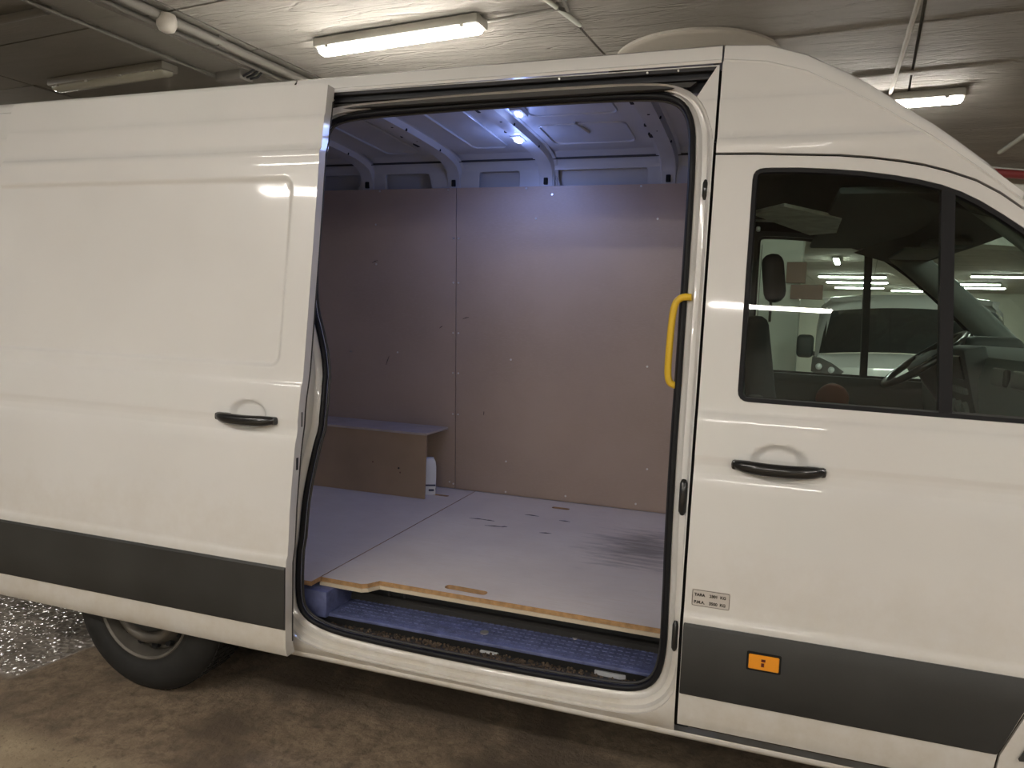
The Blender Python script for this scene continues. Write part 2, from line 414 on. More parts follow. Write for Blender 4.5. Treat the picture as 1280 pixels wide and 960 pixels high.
def sheet(name, outline, mat, parent, off=0.0, thick=0.03, holes=(), zs=ZC, xs=(), extra=None, far=False, sharp=32, yfun=None, mats=None, frame=None):
    """body skin: an outline in (x, z) laid on the side profile and given thickness.
    far=True lays it on the other flank."""
    bm = bmesh.new()
    rings = [[Vector((p[0], p[1], 0)) for p in outline]] + [[Vector((p[0], p[1], 0)) for p in h] for h in holes]
    flat = [v for r in rings for v in r]
    vs = [bm.verts.new((v.x, 0, v.y)) for v in flat]
    for t in tessellate_polygon(rings):
        try: bm.faces.new([vs[i] for i in t])
        except ValueError: pass
    zmin = min(v.y for v in flat); zmax = max(v.y for v in flat); xmin = min(v.x for v in flat); xmax = max(v.x for v in flat)
    for z in zs:
        if zmin+1e-4 < z < zmax-1e-4:
            bmesh.ops.bisect_plane(bm, geom=bm.verts[:]+bm.edges[:]+bm.faces[:], plane_co=(0, 0, z), plane_no=(0, 0, 1), dist=1e-5)
    for x in xs:
        if xmin+1e-4 < x < xmax-1e-4:
            bmesh.ops.bisect_plane(bm, geom=bm.verts[:]+bm.edges[:]+bm.faces[:], plane_co=(x, 0, 0), plane_no=(1, 0, 0), dist=1e-5)
    A_ = sum(f.calc_area() for f in bm.faces)
    def pa(p): return abs(sum(p[i-1][0]*p[i][1]-p[i][0]*p[i-1][1] for i in range(len(p))))/2
    E_ = pa(outline)-sum(pa(h) for h in holes)
    if abs(A_-E_) > 1e-4: print('AREA', name, far, A_, E_)
    f0 = yfun or (lambda x, z: prof(z))
    for v in bm.verts:
        x, z = v.co.x, v.co.z
        y = f0(x, z)+off+(extra(x, z) if extra else 0)
        v.co.y = (W-y) if far else y
    if thick:
        r = bmesh.ops.extrude_face_region(bm, geom=bm.faces[:])
        nv = [g for g in r['geom'] if isinstance(g, bmesh.types.BMVert)]
        bmesh.ops.translate(bm, vec=(0, -thick if far else thick, 0), verts=nv)
    o = link(name, bm, mat, parent, smooth=sharp)
    return o

# ------------------------------------------------------------------ the setting
def struct(name, bm, mat, parent=None, smooth=None):
    o = link(name, bm, mat, parent, smooth)
    if parent is None: o['kind'] = 'structure'
    return o
bm = bmesh.new()
RM = Matrix.Rotation(GA, 4, 'Z')
box(bm, -15, 15, -9, 27, -0.15, 0.0, M4=RM)
floor = struct('floor', bm, FLOORM)
tag(floor, 'rough brown stained concrete garage floor under the van')
# concrete bay slab with a cracked edge in the foreground, a hair higher than the rest
bm = bmesh.new()
edge = [(-4.5, -0.60), (-3.4, -0.62), (-2.6, -0.63), (-2.07, -0.58), (-1.85, -0.57), (-1.57, -0.53), (-1.2, -0.50), (-0.6, -0.47), (0.4, -0.44), (2.0, -0.40)]
top = [bm.verts.new(G(u, v, 0.004)) for u, v in edge]
bot = [bm.verts.new(G(u, v, 0.0)) for u, v in edge]
lo = [bm.verts.new(G(u, -2.6, 0.004)) for u, v in edge]
for i in range(len(edge)-1):
    bm.faces.new((top[i], top[i+1], lo[i+1], lo[i])); bm.faces.new((top[i], bot[i], bot[i+1], top[i+1]))
struct('floor_slab', bm, FLOORM, floor)
# ceiling: base slab plus formwork panels hanging proud with recessed joints
bm = bmesh.new(); box(bm, -15, 15, -9, 27, CEIL+0.03, CEIL+0.2, M4=RM)
ceil = struct('ceiling', bm, CEILS)
tag(ceil, 'low painted concrete garage ceiling with formwork joints')
vj = [-9, -7.4, -5.8, -4.2, -2.7, -1.25, 0.36, 0.635, 1.235, 2.06, 2.87, 4.35, 5.9, 7.6, 9.4, 11.2, 13.2, 15.2, 17.5, 20, 23, 27]
uj = [-15, -12, -9.5, -7.3, -5.18, -3.56, -3.0, -1.06, 0.58, 1.75, 3.5, 6, 9, 12, 15]
for j in range(len(vj)-1):
    for i in range(len(uj)-1):
        u0, u1, v0, v1 = uj[i], uj[i+1], vj[j], vj[j+1]
        g_ = 0.008
        dz = random.uniform(-0.006, 0.006)
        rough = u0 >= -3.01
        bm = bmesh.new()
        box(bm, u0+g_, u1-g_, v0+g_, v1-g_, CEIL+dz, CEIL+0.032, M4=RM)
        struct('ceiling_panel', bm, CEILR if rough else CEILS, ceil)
# shallow dropped band carrying the pipes
bm = bmesh.new(); box(bm, -3.55, -3.28, 0.0, 5.5, CEIL-0.03, CEIL+0.004, M4=RM)
struct('ceiling_strip', bm, CEILS, ceil)
bm = bmesh.new(); box(bm, 0.25, 3.6, 2.80, 2.86, CEIL-0.014, CEIL+0.004, 0.008, 1, M4=RM)
struct('ceiling_ridge', bm, CEILR, ceil)
# round plaster disc
bm = bmesh.new()
c0 = G(-0.57, 2.22, CEIL)
rg = lathe(bm, [(0.47, 0.0), (0.47, -0.014), (0.455, -0.022), (0.43, -0.024)], c0, 'z', 56)
bm.faces.new(rg[-1])
struct('ceiling_disc', bm, DISCM, ceil, 30)

def wall(name, u0, u1, v0, v1, mat, label, z0=0, z1=CEIL+0.02):
    bm = bmesh.new(); box(bm, u0, u1, v0, v1, z0, z1, M4=RM)
    return tag(struct(name, bm, mat), label)
wall('wall_back', -15, 15, 27, 27.2, WALLD, 'pale far end wall of the garage seen through the cab windows')
wall('wall_front', -15, 15, -9.2, -9, WALLD, 'garage wall behind the viewer')
wall('wall_left', -15.2, -15, -9, 27, WALLD, 'garage wall far to the left')
wall('wall_right', 15, 15.2, -9, 27, WALLD, 'garage wall far to the right')

# ------------------------------------------------------------------ the van
van = empty('cargo_van', (0, 0, 0))
tag(van, 'large white high-roof cargo van with open sliding side door and black side bands', 'van')

# aperture (seal line), closed, x-z
SEAL = [(-.084, 2.15), (-.081, 1.858), (-.080, 1.339), (-.076, .956), (-.067, .62), (-.068, .52), (-.085, .435), (-.14, .388), (-.246, .375), (-.70, .366), (-1.184, .372),
        (-1.34, .386), (-1.43, .425), (-1.454, .50), (-1.448, .70), (-1.440, .88), (-1.418, 1.03), (-1.398, 1.14), (-1.396, 1.25), (-1.408, 1.38), (-1.44, 1.49), (-1.485, 1.60), (-1.50, 1.80),
        (-1.502, 2.20), (-1.488, 2.305), (-1.40, 2.335), (-1.1, 2.344), (-.735, 2.350), (-.26, 2.349), (-.15, 2.330), (-.100, 2.266)]
SEAL = smooth2(SEAL, 2)
def ring_xz(off):
    full = offset2(SEAL, off); o = []
    for (x0, z0), (x1, z1) in zip(SEAL, full):
        k = 1.0
        if z0 > 2.2 and off > .012:
            nzc = (z1-z0)/off
            k = 1-.62*max(0, nzc)
            k = max(k, .012/off)
        o.append((min(x0+(x1-x0)*k, -.0235), z0+(z1-z0)*k))
    return o
def ring(off, yo):
    return [(x, prof(z)+yo, z) for x, z in ring_xz(off)]
bm = bmesh.new()
loft(bm, [ring(0.062, 0.002), ring(0.060, 0.010), ring(0.052, 0.014), ring(0.045, 0.030), ring(0.036, 0.034), ring(0.028, 0.034), ring(0.020, 0.046), ring(0.010, 0.052), ring(0.0, 0.056), ring(-0.006, 0.06), ring(-0.004, 0.085), ring(0.012, 0.10)])
link('door_jamb', bm, PAINT, van, 40)
bm = bmesh.new(); tube(bm, [Vector(p) for p in ring(-0.004, 0.050)], 0.0105, 10, closed=True)
tag(link('door_seal', bm, RUBBER, van, 60), 'black rubber seal around the side door opening')
bm = bmesh.new(); tube(bm, [Vector(p) for p in ring(-0.014, 0.066)], 0.005, 8, closed=True)
link('seal_lip', bm, SEALG, van, 60)

# near flank behind the front door (with the opening and the rear wheel arch)
arch = [(-2.15+.44*math.cos(a), .36+.44*math.sin(a)) for a in [PI*k/16 for k in range(17)]]
HOLE = [(x, z) for x, z in ring_xz(.061) if not (z > 2.318)]
i_ = max(range(len(HOLE)), key=lambda k: math.hypot(HOLE[k][0]-HOLE[k-1][0], HOLE[k][1]-HOLE[k-1][1]))
TOPH = [(-.050, 2.372), (-.028, 2.409), (-.8, 2.4095), (-1.54, 2.409), (-1.56, 2.36)]
if HOLE[i_][0] < -1: TOPH = TOPH
if HOLE[i_][0] > -1: TOPH = TOPH[::-1]
HOLE = HOLE[:i_]+(TOPH[:] if HOLE[i_-1][0] > -1 else TOPH[:])+HOLE[i_:]
out = [(-0.021, .287)] + [(-0.021, 2.412), (-3.42, 2.412), (-3.47, 2.2), (-3.5, 1.2), (-3.5, .45), (-3.46, .33), (-2.60, .30)] + [(x, z) for x, z in reversed(arch) if z > .30] + [(-1.70, .287)]
sheet('side_panel', out, PAINT, van, holes=[HOLE], thick=0.004, zs=[z for z in ZC], xs=[-3, -2.5, -2, -1.6])
# sill tuck
bm = bmesh.new()
loft(bm, [[(-1.68, y, z), (-0.02, y, z), (0.9, y, z)] for y, z in ((.030, .290), (.027, .280), (.034, .268), (.055, .262), (.12, .262))], closed=False)
link('sill', bm, PAINT, van, 50)
# far flank
arch_f = [(1.49+.44*math.cos(a), .36+.44*math.sin(a)) for a in [PI*k/16 for k in range(17)]]
sheet('side_panel', out[:1]+out[1:], PAINT, van, thick=0.004, far=True)

# --- roof
GUT = [(-3.5, 2.41), (-0.007, 2.424), (.12, 2.408), (.239, 2.370), (.353, 2.308), (.463, 2.240), (.559, 2.174), (.64, 2.113), (.738, 2.037), (.83, 1.960), (.95, 1.862), (1.1, 1.728), (1.3, 1.54), (1.5, 1.33), (1.68, 1.15)]
SIL = [(-3.5, 2.466), (-0.007, 2.484), (.12, 2.474), (.239, 2.432), (.353, 2.368), (.463, 2.297), (.559, 2.225), (.64, 2.163), (.738, 2.082), (.83, 1.992), (.95, 1.89), (1.1, 1.76), (1.3, 1.57), (1.5, 1.365), (1.68, 1.19)]
gx = [p[0] for p in GUT]; gz = [p[1] for p in GUT]; sz = [p[1] for p in SIL]
def gut(x): return interp(x, gx, gz)
def sil(x): return interp(x, gx, sz)
def roof_sec(x, x_header=None):
    g = gut(x); s = sil(x); yg = prof(g)
    # lip, gutter groove, rail, shoulder, crown
    pts = [(yg+.002, g-.004), (yg-.001, g+.004), (yg+.008, g+.010), (yg+.012, g+.030), (yg+.022, s-.006), (yg+.036, s+.002), (yg+.052, s+.004), (yg+.10, s+.016), (yg+.22, s+.036), (yg+.42, s+.052), (1.02, s+.058)]
    full = [(x, y, z) for y, z in pts] + [(x, W-y, z) for y, z in reversed(pts[:-1])]
    return full
xs_ = [-3.46, -3.2, -2.6, -2.0, -1.625]
bm = bmesh.new()
loft(bm, [[(-3.53, p[1], p[2]-.05) for p in roof_sec(-3.5)]]+[roof_sec(x) for x in xs_]+[roof_sec(-1.621)], closed=False)
link('roof_panel', bm, PAINT, van, 35)
bm = bmesh.new(); loft(bm, [roof_sec(x) for x in (-1.615, -1.2, -.7, -.3, -.016)], closed=False)
link('roof_panel', bm, PAINT, van, 35)
bm = bmesh.new()
xx = [-.010, .03, .07, .12, .16, .20, .239, .30, .353, .41, .463, .51, .559, .60, .64, .69, .738, .79, .83]
secs = []
for x in xx:
    s_ = roof_sec(x)
    t = max(0, x)/.83
    s_ = [(px+0.14*t*(1-((py-1.02)/.82)**2) if abs(py-1.02) < .8 else px, py, pz-0.02*t*(1-abs(py-1.02)/.82)) for px, py, pz in s_]
    secs.append(s_)
loft(bm, secs, closed=False)
link('roof_nose', bm, PAINT, van, 35)
# A pillars beyond the roof header
for far in (False, True):
    bm = bmesh.new()
    L = []
    for x in (.83, .95, 1.1, 1.2, 1.3, 1.4, 1.5, 1.6, 1.68):
        g = gut(x); s = sil(x); yg = prof(g)
        pr = [(yg+.002, g-.004), (yg-.001, g+.004), (yg+.012, g+.03), (yg+.024, s-.006), (yg+.05, s+.004), (yg+.10, s-.01), (yg+.09, g-.03), (yg+.03, g-.04)]
        L.append([(x, (W-y) if far else y, z) for y, z in pr])
    R = loft(bm, L, closed=True)
    link('windscreen_pillar', bm, PAINT, van, 35)
# ribbed drip of the roof joint
bm = bmesh.new(); tube(bm, [(-1.618, prof(2.42)+.004, 2.418), (-1.618, prof(2.42)+.012, 2.455), (-1.618, prof(2.42)+.06, 2.482)], .003, 6)
link('roof_joint', bm, GAP, van)

# --- front door (both flanks)
TOPG = [(-.012, 2.1195), (.11, 2.116), (.216, 2.110), (.349, 2.103), (.437, 2.093), (.512, 2.081), (.575, 2.068), (.637, 2.049), (.711, 2.020), (.771, 1.984), (.831, 1.938), (.95, 1.843), (1.1, 1.710), (1.3, 1.52), (1.38, 1.43)]
DOOR = [(-.011, .325)] + TOPG + [(1.39, 1.36), (1.32, 1.15), (1.20, .95), (1.02, .78), (.93, .62), (.855, .43), (.842, .325)]
WIN = [(.107, 1.357)]+[(.107, 2.071), (.17, 2.071), (.24, 2.069), (.33, 2.063), (.42, 2.053), (.50, 2.040), (.569, 2.025), (.622, 2.010), (.674, 1.989), (.725, 1.961), (.777, 1.926), (.837, 1.882), (.95, 1.785), (1.08, 1.665), (1.24, 1.50), (1.29, 1.42), (1.27, 1.345)]
WIN = rounded(WIN, [.03, .035]+[0]*(len(WIN)-4)+[.03, .03], 4)
zdoor = sorted(set(ZC+[1.352, 1.375, 1.2, 1.24, 1.9, 2.0, 2.03]))
xdoor = [.03, .06, .0, .09, .13, .16, .20, .24, .28, .32, .36, .40, .44, .5, .6, .7, .8, .9, 1.0]
def handle_cup(cx, cz):
    def f(x, z):
        # pocket behind the handle, half-moon shape
        dx = (x-cx)/0.083; dz = (z-cz-.010)/0.056
        d = dx*dx+dz*dz
        s = 0.0
        if d < 1: s += 0.022*min(1, (1-d)*2.2)
        return s
    return f
cupF = handle_cup(.235, 1.165)
zcup = [1.165+.01+.056*k/8 for k in range(-9, 10)]
xcupF = [.235+.083*k/8 for k in range(-9, 10)]
for far in (False, True):
    fd = sheet('front_door', DOOR, PAINT, van, holes=[offset2(WIN, .004)], thick=.028, zs=sorted(set(zdoor+([] if far else zcup))), xs=sorted(set(xdoor+([] if far else xcupF))), far=far, extra=None if far else cupF, sharp=55)
    lipw = [(x, z) for x, z in WIN]
    def wy(x, z, o): 
        y = prof(z)+o
        return (x, W-y if far else y, z)
    bm = bmesh.new()
    A = [wy(x, z, .002) for x, z in offset2(WIN, .003)]; B = [wy(x, z, .004) for x, z in offset2(WIN, -.009)]; C_ = [wy(x, z, .016) for x, z in offset2(WIN, -.013)]; D_ = [wy(x, z, .016) for x, z in offset2(WIN, .003)]
    loft(bm, [A, B, C_, D_, A])
    link('window_frame', bm, RUBBER, fd, 40)
    sheet('window_glass', offset2(WIN, -.008), GLASS, fd, off=.012, thick=0, far=far, sharp=60, zs=[1.4+.05*k for k in range(14)])
    # bottom waist strip
    sheet('waist_strip', [(.125, 1.350), (.125, 1.368), (1.25, 1.362), (1.25, 1.345)], DARKP, fd, off=.004, thick=.008, far=far)
    # division bar
    sheet('window_bar', [(.690, 1.355), (.662, 1.99), (.626, 2.003), (.656, 1.355)], RUBBER, fd, off=.004, thick=.03, far=far)
    # inner trim of the door
    inner = [(.0, .42), (.0, 2.10)]+[(x, z-.02) for x, z in TOPG[1:]]+[(1.36, 1.35), (1.28, 1.12), (1.15, .95), (1.0, .82), (.9, .66), (.83, .45)]
    sheet('door_lining', inner, DARKP, fd, off=.032, thick=.035, holes=[offset2(WIN, -.002)], far=far)
    # band
    BANDP = [(-.009, .432), (-.009, .661), (.945, .661), (.90, .56), (.851, .432)]
    sheet('side_band', rounded(BANDP, .004, 2), BAND, fd, off=-.010, thick=.014, far=far, zs=[.434, .44, .54, .652, .658], extra=lambda x, z: .005*max(0, (z-.652)/.009)+.005*max(0, (.44-z)/.008))
    # panel over the door up to the gutter
    UP = [(x, z+.008) for x, z in TOPG]
    UP = UP+[(x, gut(x)-.002) for x in (1.38, 1.3, 1.1, .95, .83, .738, .64, .559, .463, .41, .353, .30, .239, .18, .12, .06, -.012)]
    sheet('cab_top_panel', UP, PAINT, van, thick=.02, far=far, xs=xdoor, sharp=55)
    # pillar behind (fills the gap dark)
    sheet('door_gap', [(-.022, .30), (-.022, 2.40), (.02, 2.40), (.02, .30)], GAP, van, off=.024, thick=.01, far=far)
    sheet('door_gap', [(x, z-.03) for x, z in TOPG]+[(x, z+.03) for x, z in reversed(TOPG)], GAP, van, off=.024, thick=.01, far=far)

def handle(parent, cx, cz, yo, length):
    """horizontal pull handle, slightly bowed, tips tapered"""
    bm = bmesh.new()
    pts = []; rs = []
    n = 16
    for k in range(n+1):
        t = -1+2*k/n
        x = cx+t*length/2
        y = prof(cz)+yo-.030*(1-abs(t)**3.2)-.006
        z = cz+.004-.004*(1-t*t)*1.5
        pts.append((x, y, z)); rs.append(.0205*(1-abs(t)**6*.5))
    tube(bm, pts, rs, 14, flat=.8)
    o = link('handle', bm, BLACK, parent, 60)
    # feet
    for s in (-1, 1):
        bm = bmesh.new(); x = cx+s*length*.40
        box(bm, x-.03, x+.03, prof(cz)+yo-.020, prof(cz)+yo+.012, cz-.013, cz+.016, .008, 2)
        link('handle_foot', bm, BLACK, parent, 40)
    return o
fd_near = [o for o in COL.objects if o.name.startswith('front_door')][0]
handle(fd_near, .235, 1.160, 0.0, .262)
# marker reflector
mk = bmesh.new(); box(mk, .188, .276, -.020, -.010, .5575, .6045, .003, 1)
mo = link('side_reflector', mk, ORANGE, fd_near); mo['label'] = 'amber side reflector'
mk = bmesh.new(); box(mk, .183, .281, -.0175, -.008, .552, .610, .003, 1)
link('reflector_surround', mk, GAP, fd_near)
mk = bmesh.new(); box(mk, .225, .2335, -.0215, -.0195, .570, .581); box(mk, .2245, .2365, -.0215, -.0195, .5855, .593)
link('reflector_mark', mk, simple('dark_red_mark', (.12, .01, .01), .4), fd_near)
# weight sticker
def onside(x, z, o=-.0015): return (x, prof(z)+o, z)
sheet('weight_sticker', rounded([(.009, .715), (.009, .768), (.124, .768), (.124, .715)], .004, 2), STICK, fd_near, off=-.0012, thick=.0006)
bm = bmesh.new()
tube(bm, [onside(*p) for p in rounded([(.0115, .7175), (.0115, .7655), (.1215, .7655), (.1215, .7175)], .004, 2)], .0007, 4, closed=True)
link('sticker_border', bm, SEALG, fd_near)
def text(body, x, z, size, parent, name='sticker_text', mat=INK):
    cu = bpy.data.curves.new(name, 'FONT'); cu.body = body; cu.size = size; cu.extrude = .0003; cu.offset = .0004
    tmp = bpy.data.objects.new(name, cu); COL.objects.link(tmp)
    bpy.context.view_layer.update()
    dg = bpy.context.evaluated_depsgraph_get()
    me = bpy.data.meshes.new_from_object(tmp.evaluated_get(dg)); me.name = name
    bpy.data.objects.remove(tmp, do_unlink=True)
    for v in me.vertices:
        px, pz, e = v.co.x, v.co.y, v.co.z
        v.co = (x+px, prof(z+pz)-.0022-e, z+pz)
    me.materials.clear(); me.materials.append(mat)
    o = bpy.data.objects.new(name, me); COL.objects.link(o); o.parent = parent
    return o
text('TARA', .017, .7475, .0125, fd_near); text('2301  KG', .062, .7475, .0125, fd_near)
text('P.M.A.', .017, .7245, .0125, fd_near); text('3500  KG', .062, .7245, .0125, fd_near)

# --- sliding door, run back along the flank
SX0, SX1, SO = -3.01, -1.410, -.080
def recess(x, z):
    cx, cz, hx, hz, r = (-3.4-1.512)/2, (1.362+2.076)/2, (3.4-1.512)/2, (2.076-1.362)/2, .05
    qx = abs(x-cx)-hx+r; qz = abs(z-cz)-hz+r
    d = math.hypot(max(qx, 0), max(qz, 0))+min(max(qx, qz), 0)-r
    t = min(1, max(0, -d/.022)); t = t*t*(3-2*t)
    return .012*t
cupS = handle_cup(-1.63, 1.176)
def sd_extra(x, z):
    s = cupS(x, z)
    # recess only within the door
    return s+recess(x, z)
zS = sorted(set(ZC+[1.362+.0055*k for k in range(-1, 6)]+[2.076-.0055*k for k in range(-1, 6)]+[1.40, 1.412, 2.03, 2.018]+[1.186+.056*k/8 for k in range(-9, 10)]))
xS = sorted(set([-1.512-.0055*k for k in range(-1, 6)]+[-1.55, -1.562, -2.9, -2.6, -2.3, -2.0, -1.8]+[-1.63+.083*k/8 for k in range(-9, 10)]))
SD = [(SX0, .315), (SX0-.004, 1.2), (SX0, 2.18), (SX0+.008, 2.41), (SX0+.02, 2.425), (-1.45, 2.420), (SX1, 2.412), (SX1, .312)]
sd = sheet('sliding_door', SD, PAINT, van, off=SO, thick=.045, zs=zS, xs=xS, extra=sd_extra, sharp=55)
sheet('side_band', [(SX0+.003, .418), (SX0+.003, .653), (SX1-.001, .653), (SX1-.001, .418)], BAND, sd, off=SO-.009, thick=.013, zs=[.42, .426, .53, .645, .65], extra=lambda x, z: .005*max(0, (z-.645)/.008)+.005*max(0, (.426-z)/.008))
handle(sd, -1.63, 1.171, SO, .262)
# groove line under the ridge
bm = bmesh.new()
# edge flange fittings on the leading edge
for z0, z1, w_ in ((1.00, 1.045, .012), (1.155, 1.21, .005)):
    b2 = bmesh.new(); y = prof(z0)+SO+.02
    box(b2, SX1-.002, SX1+.002, y-w_/2+.005, y+w_/2+.005, z0, z1, .001, 1)
    link('door_latch', b2, DARK, sd)
bm.free()
bm = bmesh.new()
tube(bm, [(SX1-.004, prof(z)+SO+.043, z) for z in [.36+.05*k for k in range(41)]], .006, 8)
link('edge_seal', bm, SEALG, sd, 60)

# --- rail channel above the opening
def strip(name, z0, z1, y0, y1, mat, x0=-1.53, x1=-.035, slant=0.0):
    bm = bmesh.new()
    vs = []
    for x, zz, yy in ((x0, z0, y0), (x1-slant, z0, y0), (x1, z1, y0), (x0, z1, y0)): vs.append(bm.verts.new((x, yy+prof(zz)-prof(2.38), zz)))
    r = bmesh.ops.extrude_face_region(bm, geom=[bm.faces.new(vs)])
    bmesh.ops.translate(bm, vec=(0, y1-y0, 0), verts=[g for g in r['geom'] if isinstance(g, bmesh.types.BMVert)])
    return link(name, bm, mat, van)
YR = prof(2.38)
strip('rail_recess', 2.340, 2.413, YR+.046, YR+.052, RAILD, x0=-1.57, x1=-.020)
strip('rail_cover', 2.398, 2.413, YR+.004, YR+.045, RAILM, x1=-.027)
strip('rail_web', 2.384, 2.398, YR+.026, YR+.046, RAILD, x1=-.035)
strip('sliding_rail', 2.374, 2.381, YR+.018, YR+.046, RAILM, x1=-.045, slant=.004)
strip('rail_ledge', 2.350, 2.367, YR+.014, YR+.046, SEALG, x1=-.09, slant=.02)
b2 = bmesh.new(); box(b2, -1.475, -1.455, YR+.0, YR+.03, 2.37, 2.392, .003, 1); link('rail_roller', b2, DARK, van)
b2 = bmesh.new(); tube(b2, [(-1.44, YR+.012, 2.383), (-1.44, YR+.001, 2.383)], .004, 8); link('rail_screw', b2, SCREW, van)
for x in (-.15, -.25, -.55): 
    b2 = bmesh.new(); tube(b2, [(x, YR+.012, 2.402), (x, YR+.001, 2.402)], .0035, 8); link('rail_screw', b2, SCREW, van)
# latch slots in the front pillar
for (x, z0, z1, w_) in ((-.040, 1.985, 2.045, .008), (-.040, .985, 1.095, .012), (-.036, .555, .65, .009)):
    b2 = bmesh.new(); y = prof((z0+z1)/2)+.022
    tube(b2, [(x, y+.006, z0), (x, y, z0+.01), (x, y, z1-.01), (x, y+.006, z1)], [w_*.6, w_, w_, w_*.6], 10)
    link('pillar_latch', b2, BLACK, van, 60)

# --- load bay
# far wall inner skin (upper part), with recessed windows between the ribs
def yin(z): return W-prof(z)-.14          # inner skin on the far side
bm = bmesh.new()
holes_x = [(-3.30, -2.95), (-2.57, -2.205), (-2.03, -1.70), (-1.43, -1.185), (-.985, -.47), (-.20, -.05)]
hz0, hz1 = 2.20, 2.415
outl = [(-3.40, .5), (-3.40, 2.50), (-.03, 2.50), (-.03, .5)]
hl = []
for a, b_ in holes_x:
    hl.append(rounded([(a, hz0), (a, hz1-.0), (b_-.045 if abs(b_+1.70) < .01 else b_, hz1), (b_, hz0)], .018, 3) if True else None)
def fy(x, z): return 0.30-.10*0+ (interp(z, [.5, 2.3, 2.44, 2.50], [.20, .335, .345, .40])-.02*1)-.10
def farw(x, z): return interp(z, [.5, 2.30, 2.42, 2.46, 2.50], [.165, .300, .310, .330, .42])
sheet('inner_side_panel', outl, INNER, van, holes=hl, thick=.02, far=True, zs=[1, 1.5, 2.0, 2.3, 2.42, 2.44, 2.46, 2.48], yfun=farw, sharp=40)
sheet('inner_outer_skin', [(-3.45, .45), (-3.45, 2.46), (-.03, 2.46), (-.03, .45)], INNER, van, thick=.01, far=True, zs=[2.3, 2.42], yfun=lambda x, z: farw(x, z)-.055)
for (a, b_) in holes_x:   # pressed step around each recess
    b2 = bmesh.new()
    q = rounded([(a-.014, 2.25), (a-.014, hz1+.016), (b_+.014, hz1+.016), (b_+.014, 2.25)], [0, .03, .03, 0], 3)
    tube(b2, [(x, W-farw(x, z)-.001, z) for x, z in q], .0045, 6); link('pressed_edge', b2, INNER, van, 60)
# near side inner skin behind / ahead of the opening
sheet('inner_side_panel', [(-3.40, .5), (-3.40, 2.50), (-1.56, 2.50), (-1.56, .5)], INNER, van, thick=.01, yfun=lambda x, z: farw(x, z)-.02, zs=[2.3, 2.42, 2.46])
# inner roof
def roof_in(y):  # z of the inner roof skin
    t = (y-1.02)/.70
    return 2.508-.020*t*t
bm = bmesh.new()
ysr = [.31+.0473*k for k in range(31)]
xr = [-3.4, -2.2, -1.5, -1.05, -.42, -.02]
G_ = [[bm.verts.new((x, y, roof_in(y))) for y in ysr] for x in xr]
for i in range(len(xr)-1):
    for k in range(len(ysr)-1): bm.faces.new((G_[i][k], G_[i+1][k], G_[i+1][k+1], G_[i][k+1]))
link('roof_skin', bm, INNER, van, 40)
# shallow pressings in the roof skin
for (x0, x1, y0, y1) in ((-1.93, -1.72, .75, 1.55), (-1.38, -1.18, .8, 1.5), (-.90, -.50, .62, 1.0), (-.92, -.50, 1.15, 1.48)):
    b2 = bmesh.new(); q = rounded([(x0, y0), (x1, y0), (x1, y1), (x0, y1)], .05, 4)
    tube(b2, [(x, y, roof_in(y)-.001) for x, y in q], .0055, 6, closed=True); link('roof_pressing', b2, INNER, van, 60)
b2 = bmesh.new(); tube(b2, [(-.73, 1.12, roof_in(1.12)-.002), (-.70, 1.30, roof_in(1.3)-.002)], .007, 6); link('roof_pressing', b2, INNER, van, 60)
# cant rail line
bm = bmesh.new(); tube(bm, [(-3.4, 1.665, 2.466), (-.03, 1.665, 2.466)], .006, 6); link('cant_rail_bead', bm, SEALG, van)
# ribs: pressed channels with punched slots, running across and curving down the far wall
def rib(xc, w0=.085, led=False):
    path = [(.34, 2.435)]+[(.4+.1*k, roof_in(.4+.1*k)-.032) for k in range(12)]+[(1.60, 2.452), (1.655, 2.436), (1.688, 2.410), (1.706, 2.37), (1.712, 2.33), (1.722, 2.20)]
    bm = bmesh.new(); L = []
    n = len(path)
    for i, (y, z) in enumerate(path):
        a = Vector(path[max(i-1, 0)]); b_ = Vector(path[min(i+1, n-1)]); t = (b_-a).normalized(); nrm = Vector((t.y, -t.x))  # towards the bay
        if nrm.y > 0 and y < 1.6: nrm = -nrm
        if y >= 1.6: nrm = Vector((-t.y, t.x)) if (-t.y) < 0 else Vector((t.y, -t.x))
        up = -nrm
        sec = []
        for dx, h in ((-w0/2-.022, .030), (-w0/2-.006, .028), (-w0/2+.006, .0), (w0/2-.006, .0), (w0/2+.006, .028), (w0/2+.022, .030)):
            q = Vector((y, z))+up*h; sec.append((xc+dx, q.x, q.y))
        L.append(sec)
    loft(bm, L, closed=False)
    o = link('roof_rib', bm, INNER, van, 40)
    # punched slots (dark hollow section shows through)
    for (y, ww, ll, side) in ((.76, .008, .05, -1), (1.13, .006, .015, -1), (1.30, .009, .055, -1), (.95, .006, .012, 0), (1.02, .005, .008, 1), (1.22, .004, .006, 0), (1.42, .004, .006, 1), (.62, .008, .03, -1)):
        z = roof_in(y)-.033
        b2 = bmesh.new()
        x = xc+side*(w0/2-.002)
        box(b2, x-ww, x+ww, y-ll/2, y+ll/2, z-.0012, z+.004 if side == 0 else z+.012, .002, 1)
        link('rib_slot', b2, GAP, o)
    b2 = bmesh.new(); box(b2, xc-.012, xc+.012, 1.698, 1.714, 2.335, 2.372, .003, 1, ); link('rib_slot', b2, GAP, o)
    return o
ribs = [rib(-2.15), rib(-1.585), rib(-1.03), rib(-.36), rib(-2.75)]
